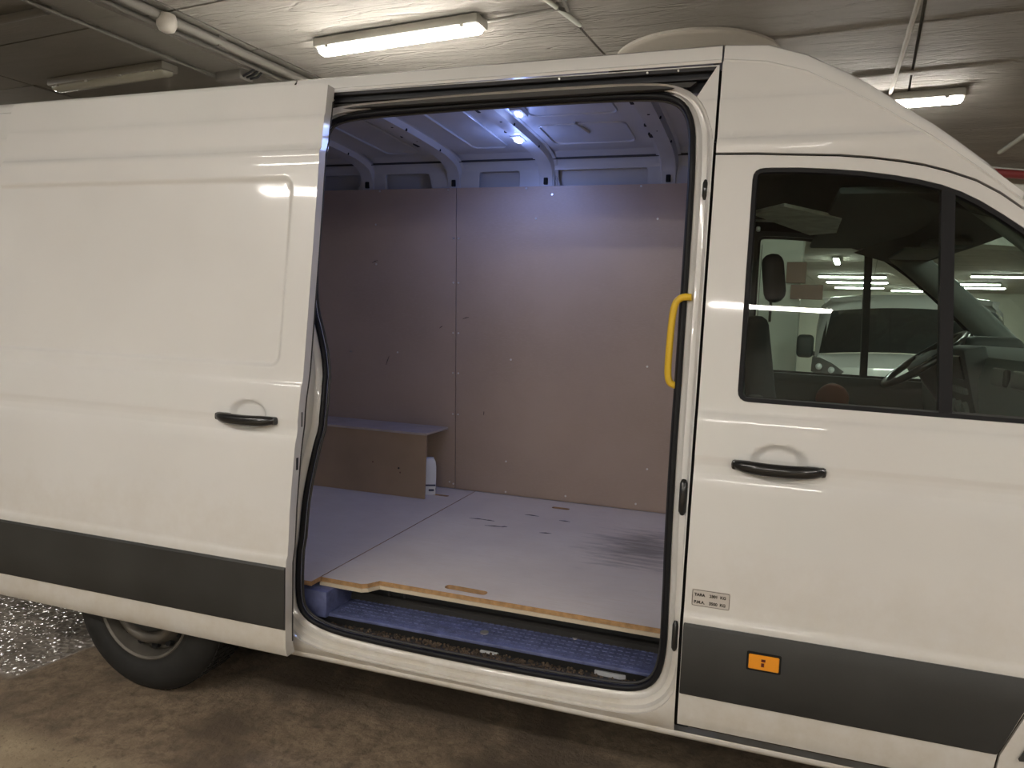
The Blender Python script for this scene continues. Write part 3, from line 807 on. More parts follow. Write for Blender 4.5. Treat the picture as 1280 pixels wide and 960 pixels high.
# pressed waves around the rib feet
for xc in (-2.13, -1.575, -1.06, -.36):
    for k, d in enumerate((.066, .084, .102)):
        b2 = bmesh.new(); zz = 2.40-.008*k
        pts = [(xc-d, 2.28), (xc-d, zz-.04), (xc-d+.02, zz-.005), (xc-d+.045, zz+.03)]
        for s in (-1, 1):
            b3 = bmesh.new()
            tube(b3, [(xc+s*(xc-x), W-farw(x, z)-.001, z) for x, z in pts], .0035, 6)
            link('pressed_edge', b3, INNER, van, 60)
        b2.free()
# LED cargo lamps on the third rib
for (x, y) in ((-1.045, 1.25), (-.915, .86)):
    z = roof_in(y)-.040 if x < -1 else roof_in(y)-.03
    b2 = bmesh.new(); c = (x, y, z)
    bmesh.ops.create_uvsphere(b2, u_segments=20, v_segments=8, radius=1)
    bmesh.ops.scale(b2, vec=(.019, .042, .011), verts=b2.verts[:]); bmesh.ops.translate(b2, vec=c, verts=b2.verts[:])
    if x < -1:
        o = link('lamp_lens', b2, LEDM, van, 60); o['label'] = 'glowing bluish-white LED lens'
    else:
        bmesh.ops.scale(b2, vec=(.75, .8, .6), verts=b2.verts[:], space=Matrix.Translation((-x, -y, -z)))
        o = link('lamp_lens', b2, LEDM, van, 60)
    b2 = bmesh.new(); box(b2, x-.028, x+.028, y-.055, y+.055, z+.004, z+.03, .004, 2); link('lamp_base', b2, INNER, van, 40)
    ld = bpy.data.lights.new('cargo_led', 'SPOT'); ld.energy = LED_POWER*(1.0 if x < -1 else .25); ld.color = LED_COL; ld.shadow_soft_size = .03; ld.spot_size = math.radians(172); ld.spot_blend = .5
    lo_ = bpy.data.objects.new('cargo_led', ld); COL.objects.link(lo_); lo_.location = (x+.0, y, z-.02); lo_.parent = van
    ld = bpy.data.lights.new('cargo_led_glow', 'POINT'); ld.energy = LED_POWER*.22*(1.0 if x < -1 else .4); ld.color = LED_COL; ld.shadow_soft_size = .03
    lo_ = bpy.data.objects.new('cargo_led_glow', ld); COL.objects.link(lo_); lo_.location = (x, y, z-.09); lo_.parent = van

# hardboard linings on the far wall: two sheets with a seam
def wy_(z): return 1.835+(1.700-1.835)*(z-.535)/(2.325-.535)
def board(name, x0, x1, z0, z1, mat, t=.009):
    bm = bmesh.new()
    vs = []
    for (x, z) in ((x0, z0), (x1, z0), (x1, z1), (x0, z1)):
        for d in (0, t): vs.append(bm.verts.new((x, wy_(z)+d, z)))
    for f in ((0, 2, 4, 6), (1, 7, 5, 3), (0, 1, 3, 2), (2, 3, 5, 4), (4, 5, 7, 6), (6, 7, 1, 0)): bm.faces.new([vs[i] for i in f])
    return link(name, bm, mat, van)
pl = board('lining_board', -3.38, -1.5655, .536, 2.325, PLYW)
pr_ = board('lining_board', -1.5610, -.03, .536, 2.325, PLYW)
pl['label'] = 'left brown hardboard lining sheet'; pr_['label'] = 'right brown hardboard lining sheet'
SCR = [(-2.09, 2.12), (-2.09, 1.885), (-1.580, 2.04), (-1.548, 2.04), (-1.580, 1.785), (-1.548, 1.785), (-1.580, 1.49), (-1.546, 1.49), (-1.58, 1.25), (-1.546, 1.25), (-1.58, 1.0), (-1.546, 1.0),
       (-2.275, 1.345), (-1.95, 1.355), (-1.08, 2.15), (-.405, 2.145), (-1.215, 1.35), (-.425, 1.355), (-1.235, .74), (-1.235, .552), (-.865, .57), (-.455, .572), (-1.60, .575), (-1.575, .565), (-2.06, 2.315), (-1.615, 2.315), (-1.14, 2.315), (-.50, 2.315), (-.99, 2.28), (-.40, .78)]
sb = bmesh.new(); 
tube(sb, [(0, .002, 0), (0, -.0025, 0)], .0062, 8); sb_o = link('screw', sb, SCREW, pr_); sb_o.location = (SCR[0][0], wy_(SCR[0][1]), SCR[0][1])
first = True
for x, z in SCR:
    if first: o = sb_o; first = False
    else: o = sb_o.copy(); COL.objects.link(o)
    o.parent = pl if x < -1.563 else pr_
    o.location = (x, wy_(z), z)
# scuffs on the hardboard
for (x, z, a, ln) in ((-2.02, 1.30, 1.2, .03), (-1.50, 1.58, .3, .02), (-1.66, 1.52, .6, .012), (-1.38, 1.02, 1.5, .012), (-2.10, 1.90, .4, .02)):
    b2 = bmesh.new(); dx, dz = math.cos(a)*ln, math.sin(a)*ln
    tube(b2, [(x-dx, wy_(z-dz)-.0005, z-dz), (x, wy_(z)-.001, z+.002), (x+dx, wy_(z+dz)-.0005, z+dz)], [.001, .0022, .001], 6)
    link('scratch', b2, INK, pl if x < -1.563 else pr_)
# wheel-arch box of board, open front end
BX1 = -1.612
bm = bmesh.new()
box(bm, -3.3, BX1, 1.500, 1.512, .536, .905)
o = link('box_side', bm, BOXM, van)
bm = bmesh.new(); box(bm, -3.3, BX1+.004, 1.494, 1.80, .905, .918, .001, 1)
link('box_lid', bm, simple('pale_board_top', (.46, .40, .36), .55, nscale=8, namt=.12), van)
bm = bmesh.new(); box(bm, -3.3, -1.74, 1.52, 1.80, .70, .88, .03, 3)
link('inner_wheel_arch', bm, simple('olive_arch', (.16, .12, .05), .7), van, 40)
b2 = bmesh.new(); tube(b2, [(-1.78, 1.499, .70), (-1.78, 1.4965, .70)], .006, 8); link('screw', b2, INK, o)
for x, z in ((-1.77, .675), (-1.95, .72)):
    b2 = bmesh.new(); tube(b2, [(x, 1.499, z), (x, 1.4985, z)], .005, 8); link('screw', b2, BROWN, o)

# plywood floor: two boards, front edge stepped, slots cut out
def flat_board(name, outline, z0, z1, mats, parent, holes=()):
    bm = bmesh.new()
    rings = [[Vector((p[0], p[1], 0)) for p in outline]]+[[Vector((p[0], p[1], 0)) for p in h] for h in holes]
    flat = [v for r in rings for v in r]
    vs = [bm.verts.new((v.x, v.y, z1)) for v in flat]
    for t in tessellate_polygon(rings):
        try: bm.faces.new([vs[i] for i in t])
        except ValueError: pass
    r = bmesh.ops.extrude_face_region(bm, geom=bm.faces[:])
    bmesh.ops.translate(bm, vec=(0, 0, z0-z1), verts=[g for g in r['geom'] if isinstance(g, bmesh.types.BMVert)])
    bm.normal_update()
    for f in bm.faces: f.material_index = 1 if abs(f.normal.z) < .5 else 0
    return link(name, bm, mats, parent)
slot1 = rounded([(-.94, .262), (-.765, .255), (-.765, .300), (-.94, .305)], .02, 3)
slot2 = rounded([(-.90, 1.655), (-.80, 1.655), (-.80, 1.695), (-.90, 1.695)], .015, 3)
slot3 = rounded([(-1.66, .18), (-1.485, .18), (-1.485, .215), (-1.66, .215)], .015, 3)
slot4 = rounded([(-1.62, 1.62), (-1.52, 1.62), (-1.52, 1.655), (-1.62, 1.655)], .015, 3)
flr = flat_board('floor_board', [(-1.425, .170), (-1.242, .166), (-1.222, .180), (-1.196, .226), (-.05, .222), (-.05, 1.826), (-1.425, 1.826)], .517, .535, [PLYF, PLYE], van, [slot1, slot2])
fll = flat_board('floor_board', [(-1.430, .110), (-1.430, 1.826), (-3.38, 1.826), (-3.38, .110)], .517, .535, [PLYF, PLYE], van, [slot4])
flr['label'] = 'right plywood floor board'; fll['label'] = 'left plywood floor board'
flat_board('board_edge_strip', [(-1.428, .165), (-1.240, .161), (-1.218, .176), (-1.192, .221), (-.05, .217), (-.05, .235), (-1.20, .240), (-1.235, .19), (-1.428, .19)], .503, .517, [PLYL, PLYL], van)
bm = bmesh.new(); box(bm, -3.4, -.03, .16, 1.84, .44, .502); link('load_floor', bm, DARK, van) if False else bm.free()
bm = bmesh.new(); box(bm, -3.4, -.03, .335, 1.84, .47, .503); link('load_floor', bm, INNER, van)
# scratches on the floor
for (x, y, a, ln) in ((-1.06, 1.16, .1, .05), (-1.01, 1.175, .3, .015), (-.76, 1.42, 0, .03), (-.79, 1.16, .2, .03), (-1.12, 1.25, 0, .03), (-1.18, 1.25, .1, .05), (-.95, 1.45, 0, .04)):
    b2 = bmesh.new(); dx, dy = math.cos(a)*ln, math.sin(a)*ln
    tube(b2, [(x-dx, y-dy, .5352), (x, y, .5360), (x+dx, y+dy, .5352)], [.0008, .0028, .0008], 6); link('scratch', b2, INK, flr)
# riser, step tread, raised block, trough with dirt
bm = bmesh.new(); box(bm, -1.56, -.04, .330, .345, .38, .503); link('step_riser', bm, DARK, van)
bm = bmesh.new(); box(bm, -1.49, -.100, .135, .335, .395, .410, .004, 2); 
stp = link('step_tread', bm, STEP, van, 40)
random.seed(3)
studs = bmesh.new()
for i in range(46):
    for k in range(6):
        x = -1.33+.0265*i; y = .155+.028*k
        if x < -.12: box(studs, x-.008, x+.008, y-.0022, y+.0022, .409, .4128)
so = link('tread_studs', studs, STEP, stp); so['kind'] = 'stuff'
bm = bmesh.new(); tube(bm, [(-.745, .21, .410), (-.745, .21, .415)], .016, 12); link('rivet', bm, SCREW, stp, 40)
bm = bmesh.new(); tube(bm, [(-.42, .30, .410), (-.42, .30, .414)], .009, 12); link('rivet', bm, SCREW, stp, 40)
bm = bmesh.new(); box(bm, -1.49, -1.365, .115, .335, .395, .500, .008, 2)
link('step_block', bm, STEP, van, 40)
bm = bmesh.new(); box(bm, -1.50, -.09, .134, .140, .37, .398); link('step_front_lip', bm, GAP, van)
for x in (-1.205, -1.135):
    bm = bmesh.new(); box(bm, x-.005, x+.005, .322, .331, .41, .50, .002, 1); link('riser_bracket', bm, RAILM, van)
bm = bmesh.new(); box(bm, -1.56, -.04, .06, .34, .345, .374); link('sill_trough', bm, UNDER, van)
# dirt as loose crumbs
dirt = bmesh.new(); random.seed(11)
for k in range(900):
    x = -1.36+random.random()*1.26; y = .085+random.random()**1.3*.07*(1 if x < -.40 else 1.5)
    r = random.uniform(.002, .0065)
    vs = bmesh.ops.create_icosphere(dirt, subdivisions=1, radius=r)['verts']
    bmesh.ops.translate(dirt, vec=(x, y, .374+r*.4), verts=vs)
do = link('sill_dirt', dirt, DIRT, van); do['kind'] = 'stuff'; do['label'] = 'brown grit and leaf crumbs in the sill trough'
bm = bmesh.new()
pt = [(-.352, .165), (-.30, .128), (-.22, .125), (-.165, .150), (-.20, .175)]
loft(bm, [[(x, y, .366) for x, y in pt], [(x, y, .385) for x, y in pt], [(x*.96-.01, y*.96+.005, .389) for x, y in pt]])
bm.faces.new([bm.verts[:][-5+k] for k in range(5)]) if False else None
bm.verts.ensure_lookup_table(); bm.faces.new(bm.verts[-5:])
link('sill_bracket', bm, INNER, van)
bm = bmesh.new(); box(bm, -.73, -.66, .125, .15, .366, .382, .003, 1); link('sill_bracket', bm, INNER, van)
# bulkhead and rear doors (inside)
bm = bmesh.new(); box(bm, -.045, -.028, .26, 1.80, .5, 2.44); link('bulkhead', bm, simple('bulkhead_paint', (.30, .30, .30), .6), van)
bm = bmesh.new(); box(bm, -3.52, -3.44, .14, 1.90, .45, 2.44, .02, 2); link('rear_doors', bm, PAINT, van, 40)
# yellow grab handle
bm = bmesh.new()
tube(bm, smooth_open([(-.060, .15, 1.672), (-.090, .15, 1.672), (-.110, .15, 1.655), (-.118, .15, 1.60), (-.122, .15, 1.45), (-.119, .15, 1.402), (-.104, .15, 1.384), (-.060, .15, 1.384)], 2), .0115, 12)
o = link('grab_handle', bm, YELLOW, van, 60); o['label'] = 'yellow grab handle'

# --- chassis and wheels
bm = bmesh.new(); box(bm, -2.75, 2.2, .30, 1.74, .262, .44, .01, 1); link('underbody', bm, UNDER, van)
bm = bmesh.new(); box(bm, -3.53, -3.40, .05, 1.99, .42, .60, .03, 2); link('rear_bumper', bm, BAND, van, 40)
def wheel(xc, yface, s=1):
    bm = bmesh.new(); c = (xc, yface, .366)
    P = [(.212, .010), (.219, .0), (.230, .002), (.240, -.004), (.262, -.012), (.290, -.013), (.318, -.004), (.332, .008), (.334, .010), (.344, .020), (.355, .036), (.356, .12), (.356, .20), (.350, .225), (.33, .235), (.21, .22)]
    lathe(bm, [(r*1.035, h*s) for r, h in P], c, 'y', 64)
    t = link('tyre', bm, TYRE, van, 50)
    # tread grooves as raised lugs
    lug = bmesh.new()
    for k in range(72):
        a = 2*PI*k/72
        for h in (.05, .085, .12, .155, .19):
            mm = Matrix.Translation(c) @ Matrix.Rotation(-a, 4, 'Y') @ Matrix.Translation((.368, h*s, 0))
            box(lug, -.003, .003, -.012, .012, -.011, .011, M4=mm)
    lo = link('tread_lugs', lug, TYRE, t); lo['kind'] = 'stuff'
    bm = bmesh.new()
    lathe(bm, [(.228, .012), (.232, .002), (.224, -.002), (.216, .004), (.212, .030), (.208, .075), (.198, .080), (.176, .040), (.164, .014), (.156, .006), (.142, .004), (.132, .010), (.124, .030), (.118, .045)], c, 'y', 64) if s == 1 else lathe(bm, [(.22, -.012), (.2, -.03), (.12, -.03), (.0, -.03)], c, 'y', 40)
    rim = link('rim', bm, STEEL, t, 40)
    if s == 1:
        for k in range(16):
            a = 2*PI*k/16+.1
            b2 = bmesh.new()
            mm = Matrix.Translation(c) @ Matrix.Rotation(-a, 4, 'Y')
            p = mm @ Vector((.182, .046, 0)); q = mm @ Vector((.190, .066, 0))
            tube(b2, [p, q], [.016, .014], 10)
            link('vent_hole', b2, GAP, rim)
        b2 = bmesh.new(); rr = lathe(b2, [(.122, .045), (.120, .022), (.112, .016), (.05, .014), (.005, .013)], c, 'y', 32); b2.faces.new(rr[-1])
        link('hub_cap', b2, simple('hub_plastic', (.04, .045, .045), .45), rim, 40)
    return t
wheel(-2.145, -.008); wheel(1.49, -.008); wheel(-2.145, W+.008, -1); wheel(1.49, W+.008, -1)
# wheel arch liner
for xc in (-2.15, 1.49):
    for far in (0, 1):
        bm = bmesh.new(); L = []
        for y in (.012, .33): L.append([(xc+.435*math.cos(a), (W-y) if far else y, .36+.435*math.sin(a)) for a in [PI*k/20 for k in range(21)]])
        loft(bm, L, closed=False); link('wheel_arch_liner', bm, UNDER, van, 60)

# --- front end (fender, bonnet, bumper), mostly outside the frame
FE = [(.850, .325), (.862, .43), (.938, .62), (1.03, .785), (1.21, .957), (1.33, 1.155), (1.402, 1.365), (1.395, 1.43), (1.44, 1.385), (1.68, 1.14), (2.1, 1.03), (2.34, .92), (2.42, .70), (2.44, .45), (2.40, .30), (1.94, .30)]
FE = FE+[(1.49+.44*math.cos(a), .36+.44*math.sin(a)) for a in [PI*k/16 for k in range(17)] if .36+.44*math.sin(a) > .33]+[(1.05, .325)]
for far in (False, True):
    sheet('front_wing', FE, PAINT, van, thick=.01, far=far, extra=lambda x, z: max(0, x-1.7)**2*.42)
    ARC = [(1.49+r*math.cos(a), .36+r*math.sin(a)) for r, rr in ((.60, 0), ) for a in [PI*k/20 for k in range(21)]]
    inn = [(1.49+.44*math.cos(a), .36+.44*math.sin(a)) for a in [PI*k/20 for k in range(20, -1, -1)]]
    ARCO = [(x, min(z, .66)) for x, z in ARC if True]
    # fills from the door edge to the arch
    sheet('wheel_arch_trim', [(.905, .43), (.96, .56), (.975, .66), (1.12, .66)]+[(1.49+.44*math.cos(a), .36+.44*math.sin(a)) for a in [PI*(.78+.02*k) for k in range(0, 9)]], BAND, van, off=-.012, thick=.014, far=far)
bm = bmesh.new()
def nose(x, zc, zs_, half, n=12):
    return [(x+.0-(abs(t)**2.5)*.22, 1.02+t*half, zc+(zs_-zc)*abs(t)**2.2) for t in [-1+2*k/n for k in range(n+1)]]
loft(bm, [nose(1.86, 1.24, 1.14, .80), nose(2.05, 1.19, 1.09, .84), nose(2.3, 1.10, 1.0, .85), nose(2.42, 1.03, .92, .84), nose(2.46, .93, .86, .83)], closed=False)
link('bonnet', bm, PAINT, van, 40)
bm = bmesh.new(); loft(bm, [nose(2.46, .93, .86, .83), nose(2.485, .80, .80, .83), nose(2.49, .62, .62, .86)], closed=False); link('grille', bm, DARK, van, 40)
bm = bmesh.new(); loft(bm, [nose(2.49, .62, .62, .88), nose(2.53, .52, .52, .92), nose(2.53, .36, .36, .92), nose(2.46, .28, .28, .88)], closed=False); link('front_bumper', bm, BAND, van, 40)
for s in (-1, 1):
    bm = bmesh.new(); box(bm, 2.24, 2.40, 1.02+s*.80-.10, 1.02+s*.80+.10, .72, .92, .05, 3); link('headlamp', bm, LENS, van, 40)
# windscreen
bm = bmesh.new(); L = []
for k in range(9):
    t = k/8
    xs0 = .87+(1.66-.87)*t; zs0 = interp(xs0, gx, sz)-.01
    row = []
    for j in range(13):
        q = -1+2*j/12
        yw = prof(zs0)+.06
        y = 1.02+q*(1.02-yw)
        row.append((xs0+(.13+.10*t)*(1-q*q), y, zs0+(.03*(1-t)+.03*t)*(1-q*q)))
    L.append(row)
loft(bm, L, closed=False); link('windscreen', bm, GLASS, van, 60)
# cowl
bm = bmesh.new(); loft(bm, [[(L[-1][j][0]+.0, L[-1][j][1], L[-1][j][2]) for j in range(13)], [(L[-1][j][0]+.08, L[-1][j][1], L[-1][j][2]-.06) for j in range(13)]], closed=False); link('cowl', bm, DARK, van, 40)
# header trim behind the windscreen top (dark band)
bm = bmesh.new(); loft(bm, [[(p[0]+.0, p[1], p[2]-.012) for p in L[0]], [(p[0]-.10, p[1], p[2]-.02) for p in L[0]], [(p[0]-.30, p[1], p[2]+.04) for p in L[0]]], closed=False); link('header_trim', bm, LINING, van, 40)

# --- cab interior
bm = bmesh.new(); box(bm, -.02, 1.7, .10, 1.94, .50, .56); link('cab_floor', bm, DARK, van)
# headlining + overhead shelf
bm = bmesh.new()
loft(bm, [[(x, .17, z), (x, .30, z+.06), (x, 1.02, z+.09), (x, 1.74, z+.06), (x, 1.87, z)] for x, z in ((-.02, 2.16), (.25, 2.15), (.45, 2.10), (.62, 2.03), (.80, 1.93))], closed=False)
link('headlining', bm, LINING, van, 40)
bm = bmesh.new(); box(bm, .36, .74, .24, 1.80, 2.005, 2.03, .01, 2); link('overhead_shelf', bm, LINING, van, 40)
# pale panel in the roof of the cab
bm = bmesh.new()
vs = [bm.verts.new(p) for p in ((.095, .60, 2.0), (.205, .43, 2.0), (.415, .74, 2.0), (.43, 1.14, 2.0), (.33, 1.22, 2.0))]
r = bmesh.ops.extrude_face_region(bm, geom=[bm.faces.new(vs)]); bmesh.ops.translate(bm, vec=(0, 0, .012), verts=[g for g in r['geom'] if isinstance(g, bmesh.types.BMVert)])
link('roof_lining_panel', bm, PALEP, van)
bm = bmesh.new(); box(bm, -.02, .09, .26, 1.78, .5, 2.16); link('cab_rear_wall', bm, LINING, van)
# sun visors / mirror stalk
bm = bmesh.new(); box(bm, .74, .90, .95, 1.09, 1.93, 1.955, .01, 2); link('roof_console', bm, DARKP, van, 40)
bm = bmesh.new(); box(bm, .70, .88, 1.20, 1.62, 1.935, 1.95, .006, 2); link('sun_visor', bm, CABGREY, van, 40)
# inner A pillar trims
for far in (False, True):
    bm = bmesh.new()
    P = []
    for x in (.72, .83, 1.0, 1.2, 1.4, 1.62):
        z = gut(x)-.015; y = prof(z)+.105
        P.append((x, (W-y) if far else y, z))
    tube(bm, P, .062, 12, flat=.8); link('pillar_trim', bm, CABGREY, van, 60)
# dashboard
bm = bmesh.new()
dp = [(1.22, .60), (1.10, .85), (1.00, 1.10), (.95, 1.25), (.93, 1.42), (.955, 1.51), (1.03, 1.55), (1.20, 1.535), (1.40, 1.38), (1.62, 1.12), (1.62, .60)]
loft(bm, [[(x, y, z) for x, z in dp] for y in (.13, .14, .6, 1.1, 1.5, 1.90, 1.91)])
bm.verts.ensure_lookup_table(); bm.faces.new(bm.verts[:11]); bm.faces.new(bm.verts[-11:][::-1])
dash = link('dashboard', bm, CABGREY, van, 30)
# centre stack, tilted panel with radio and buttons
cs = Matrix.Translation((.925, 1.02, 1.445)) @ Matrix.Rotation(math.radians(-14), 4, 'Y')
bm = bmesh.new(); box(bm, -.03, .05, -.17, .17, -.22, .10, .012, 2, M4=cs); stack = link('centre_stack', bm, DARKP, dash, 40)
bm = bmesh.new(); box(bm, -.036, -.028, -.12, .12, -.02, .075, .004, 1, M4=cs); link('radio', bm, BLACK, dash)
for k in range(7):
    bm = bmesh.new(); yy = -.13+.038*k; box(bm, -.040, -.03, yy, yy+.028, -.075, -.05, .002, 1, M4=cs); link('button', bm, CABGREY, dash)
for k in range(3):
    bm = bmesh.new(); mm = cs @ Matrix.Translation((-.034, -.09+.09*k, -.13)); tube(bm, [mm @ Vector((0, 0, 0)), mm @ Vector((-.016, 0, 0))], .026, 16); link('dial', bm, CABGREY, dash, 40)
for y0 in (.28, .50):
    bm = bmesh.new(); box(bm, .918, .94, y0, y0+.15, 1.42, 1.48, .008, 2); link('air_vent', bm, BLACK, dash)
# shelf/door pocket line in front passenger footwell
bm = bmesh.new(); box(bm, .99, 1.04, .20, .78, 1.16, 1.185, .006, 2); link('dash_shelf', bm, CABGREY, dash)
# steering wheel and column (far side)
swc = Vector((.86, 1.45, 1.475)); ax = Vector((-.62, 0, .78)).normalized()
e1 = Vector((0, 1, 0)); e2 = ax.cross(e1)
bm = bmesh.new(); tube(bm, [swc+e1*math.cos(a)*.195+e2*math.sin(a)*.195 for a in [2*PI*k/40 for k in range(40)]], .016, 10, closed=True)
sw = link('steering_wheel', bm, BLACK, van, 60)
bm = bmesh.new()
for a in (0, PI, PI*1.5): tube(bm, [swc-ax*.015, swc+(e1*math.cos(a)+e2*math.sin(a))*.19], [.03, .014], 8, flat=.5)
link('spoke', bm, STEEL, sw, 60)
bm = bmesh.new(); tube(bm, [swc-ax*.04, swc+ax*.005, swc+ax*.018], [.085, .08, .05], 20); link('airbag_cover', bm, DARKP, sw, 50)
bm = bmesh.new(); tube(bm, [swc-ax*.04, swc-ax*.30], [.06, .075], 12); link('steering_column', bm, DARK, van, 50)
bm = bmesh.new(); box(bm, .98, 1.20, 1.28, 1.64, 1.48, 1.59, .04, 4); link('instrument_hood', bm, DARKP, van, 40)
# seats
def seat(yc, w_, hz=1.78, heads=(0,)):
    s = Matrix.Identity(4)
    bm = bmesh.new(); box(bm, .14, .66, yc-w_/2, yc+w_/2, .86, 1.00, .05, 3)
    c = link('seat_cushion', bm, CLOTH, van, 50)
    bm = bmesh.new()
    mm = Matrix.Translation((.22, yc, .95)) @ Matrix.Rotation(math.radians(-9), 4, 'Y')
    box(bm, -.06, .07, -w_/2, w_/2, 0, .70, .05, 3, M4=mm)
    for v in bm.verts:
        t = max(0, v.co.z-1.25)/.4
        v.co.y = yc+(v.co.y-yc)*(1-.22*min(1, t))
    link('seat_backrest', bm, CLOTH, van, 50)
    for h in heads:
        bm = bmesh.new()
        box(bm, -.05, .05, -.12, .12, -.11, .115, .045, 3, M4=Matrix.Translation((.195 if w_ < .6 else .15, yc+h, hz+.045)) @ Matrix.Rotation(math.radians(-8), 4, 'Y'))
        link('headrest', bm, CLOTH, van, 50)
        bm = bmesh.new()
        for d in (-.06, .06): tube(bm, [(.19 if w_ < .6 else .15, yc+h+d, hz-.16), (.19 if w_ < .6 else .15, yc+h+d, hz-.03)], .006, 8)
        link('headrest_post', bm, STEEL, van)
    bm = bmesh.new(); box(bm, .12, .62, yc-w_/2+.03, yc+w_/2-.03, .56, .86, .02, 2); link('seat_base', bm, DARK, van, 40)
seat(1.50, .50)
bm = bmesh.new(); box(bm, .14, .60, .20, 1.10, .86, .98, .05, 3); link('bench_cushion', bm, CLOTH, van, 50)
bm = bmesh.new(); box(bm, .10, .20, .20, 1.10, .95, 1.30, .04, 3); link('bench_backrest', bm, CLOTH, van, 50)
bm = bmesh.new(); box(bm, .12, .56, .24, 1.06, .56, .86, .02, 2); link('bench_base', bm, DARK, van, 40)
# seat belt with light tag at far pillar
bm = bmesh.new(); tube(bm, [(.13, 1.80, 2.02), (.13, 1.78, 1.6), (.15, 1.72, 1.1)], .012, 6, flat=.15); link('seat_belt', bm, DARK, van)
bm = bmesh.new(); box(bm, .118, .132, .48, .51, 1.925, 1.94, .003, 1); link('coat_hook', bm, SCREW, van)
# far door mirror (seen through the cab glass) and near mirror beyond the frame
for far in (True, False):
    yb = W-.06 if far else .06; s = 1 if far else -1
    bm = bmesh.new(); box(bm, 1.20, 1.30, yb+s*.06, yb+s*.26, 1.36, 1.72, .04, 3); link('door_mirror', bm, DARKP, van, 50)
    bm = bmesh.new(); tube(bm, [(1.26, yb-s*.02, 1.40), (1.26, yb+s*.10, 1.42)], .03, 10); link('mirror_arm', bm, DARKP, van, 50)
# orange object on the far seat side, seen low through the glass
bm = bmesh.new(); bmesh.ops.create_uvsphere(bm, u_segments=20, v_segments=12, radius=1)
bmesh.ops.scale(bm, vec=(.075, .05, .075), verts=bm.verts[:]); bmesh.ops.translate(bm, vec=(.50, 1.56, 1.262), verts=bm.verts[:])
hv = link('folded_vest', bm, simple('orange_cloth', (.17, .04, .02), .8), None, 60)
tag(hv, 'dull orange rolled cloth lying low inside the cab window', 'cloth')
bm = bmesh.new(); box(bm, .3, .8, 1.62, 1.86, 1.13, 1.19, .01, 2); link('door_ledge', bm, DARKP, van, 40)

# --- white carton beside the wheel box
bm = bmesh.new()
q = [(-.036, -.03), (.036, -.03), (.036, .03), (-.036, .03)]
cm = Matrix.Translation((-1.648, 1.64, .5355)) @ Matrix.Rotation(.5, 4, 'Z')
def rr(s, z): return [cm @ Vector((x*s, y*s, z)) for x, y in rounded(q, .008, 2)]
R = loft(bm, [rr(1, 0), rr(1.02, .01), rr(1.03, .1), rr(1.0, .165), rr(.88, .195), rr(.62, .212), rr(.60, .216)])
bm.faces.new(R[0]); bm.faces.new(R[-1])
ct = link('white_bottle', bm, WHITEP, None, 45)
tag(ct, 'white plastic bottle with dark printed marks standing at the open end of the wheel box', 'bottle')
for (z0, z1, a0, a1) in ((.052, .062, -.03, .034), (.022, .034, -.005, .026)):
    bm = bmesh.new(); box(bm, a0, a1, -.0325, -.0312, z0, z1, M4=cm); link('printed_mark', bm, simple('navy_print', (.05, .055, .10), .5), ct)
    bm = bmesh.new(); box(bm, .0372, .0382, -.028, .022, z0+.004, z1+.004, M4=cm); link('printed_mark', bm, simple('navy_print', (.05, .055, .10), .5), ct)

# ------------------------------------------------------------------ ceiling services
def fixture(u, v, lit, label, ang=0.0, z=CEIL-.004, L=1.14, group=None):
    c = G(u, v, 0)
    root = empty('ceiling_light', (c.x, c.y, z))
    root.rotation_euler = (0, 0, GA+ang)
    bm = bmesh.new(); box(bm, -L/2-.01, L/2+.01, -.066, .066, -.052, .0, .012, 2); link('housing', bm, FIXT, root, 40)
    bm = bmesh.new()
    sec = [(-.050, -.045), (-.052, -.056), (-.040, -.074), (-.015, -.084), (.015, -.084), (.040, -.074), (.052, -.056), (.050, -.045)]
    Lp = []
    for t, k in ((-.5, .55), (-.488, .9), (-.47, 1), (.47, 1), (.488, .9), (.5, .55)):
        Lp.append([(t*L, y*k, -.045+(z_+.045)*k) for y, z_ in sec])
    R = loft(bm, Lp); bm.faces.new(R[0]); bm.faces.new(R[-1])
    link('diffuser', bm, TUBEON if lit else TUBEOFF, root, 50)
    if z < CEIL-.005:
        bm = bmesh.new(); box(bm, -L*.3-.02, -L*.3+.02, -.02, .02, 0, CEIL-z, M4=None); box(bm, L*.3-.02, L*.3+.02, -.02, .02, 0, CEIL-z); link('bracket', bm, FIXT, root)
    for k in (-.42, -.15, .15, .42):
        if lit and abs(k) < .3: continue
        bm = bmesh.new(); box(bm, k*L-.012, k*L+.012, -.060, -.05, -.062, -.03, .002, 1); link('clip', bm, SCREW if abs(k) < .3 else FIXT, root)
    tag(root, label, 'ceiling light', group)
    return root
fixture(-2.01, 1.25, True, 'lit fluorescent batten on the ceiling above the open side door', L=1.05)
fixture(-4.32, 1.22, False, 'unlit fluorescent batten on the ceiling above the rear of the van')
fixture(.32, 3.27, True, 'lit fluorescent batten partly hidden behind the cab roof')
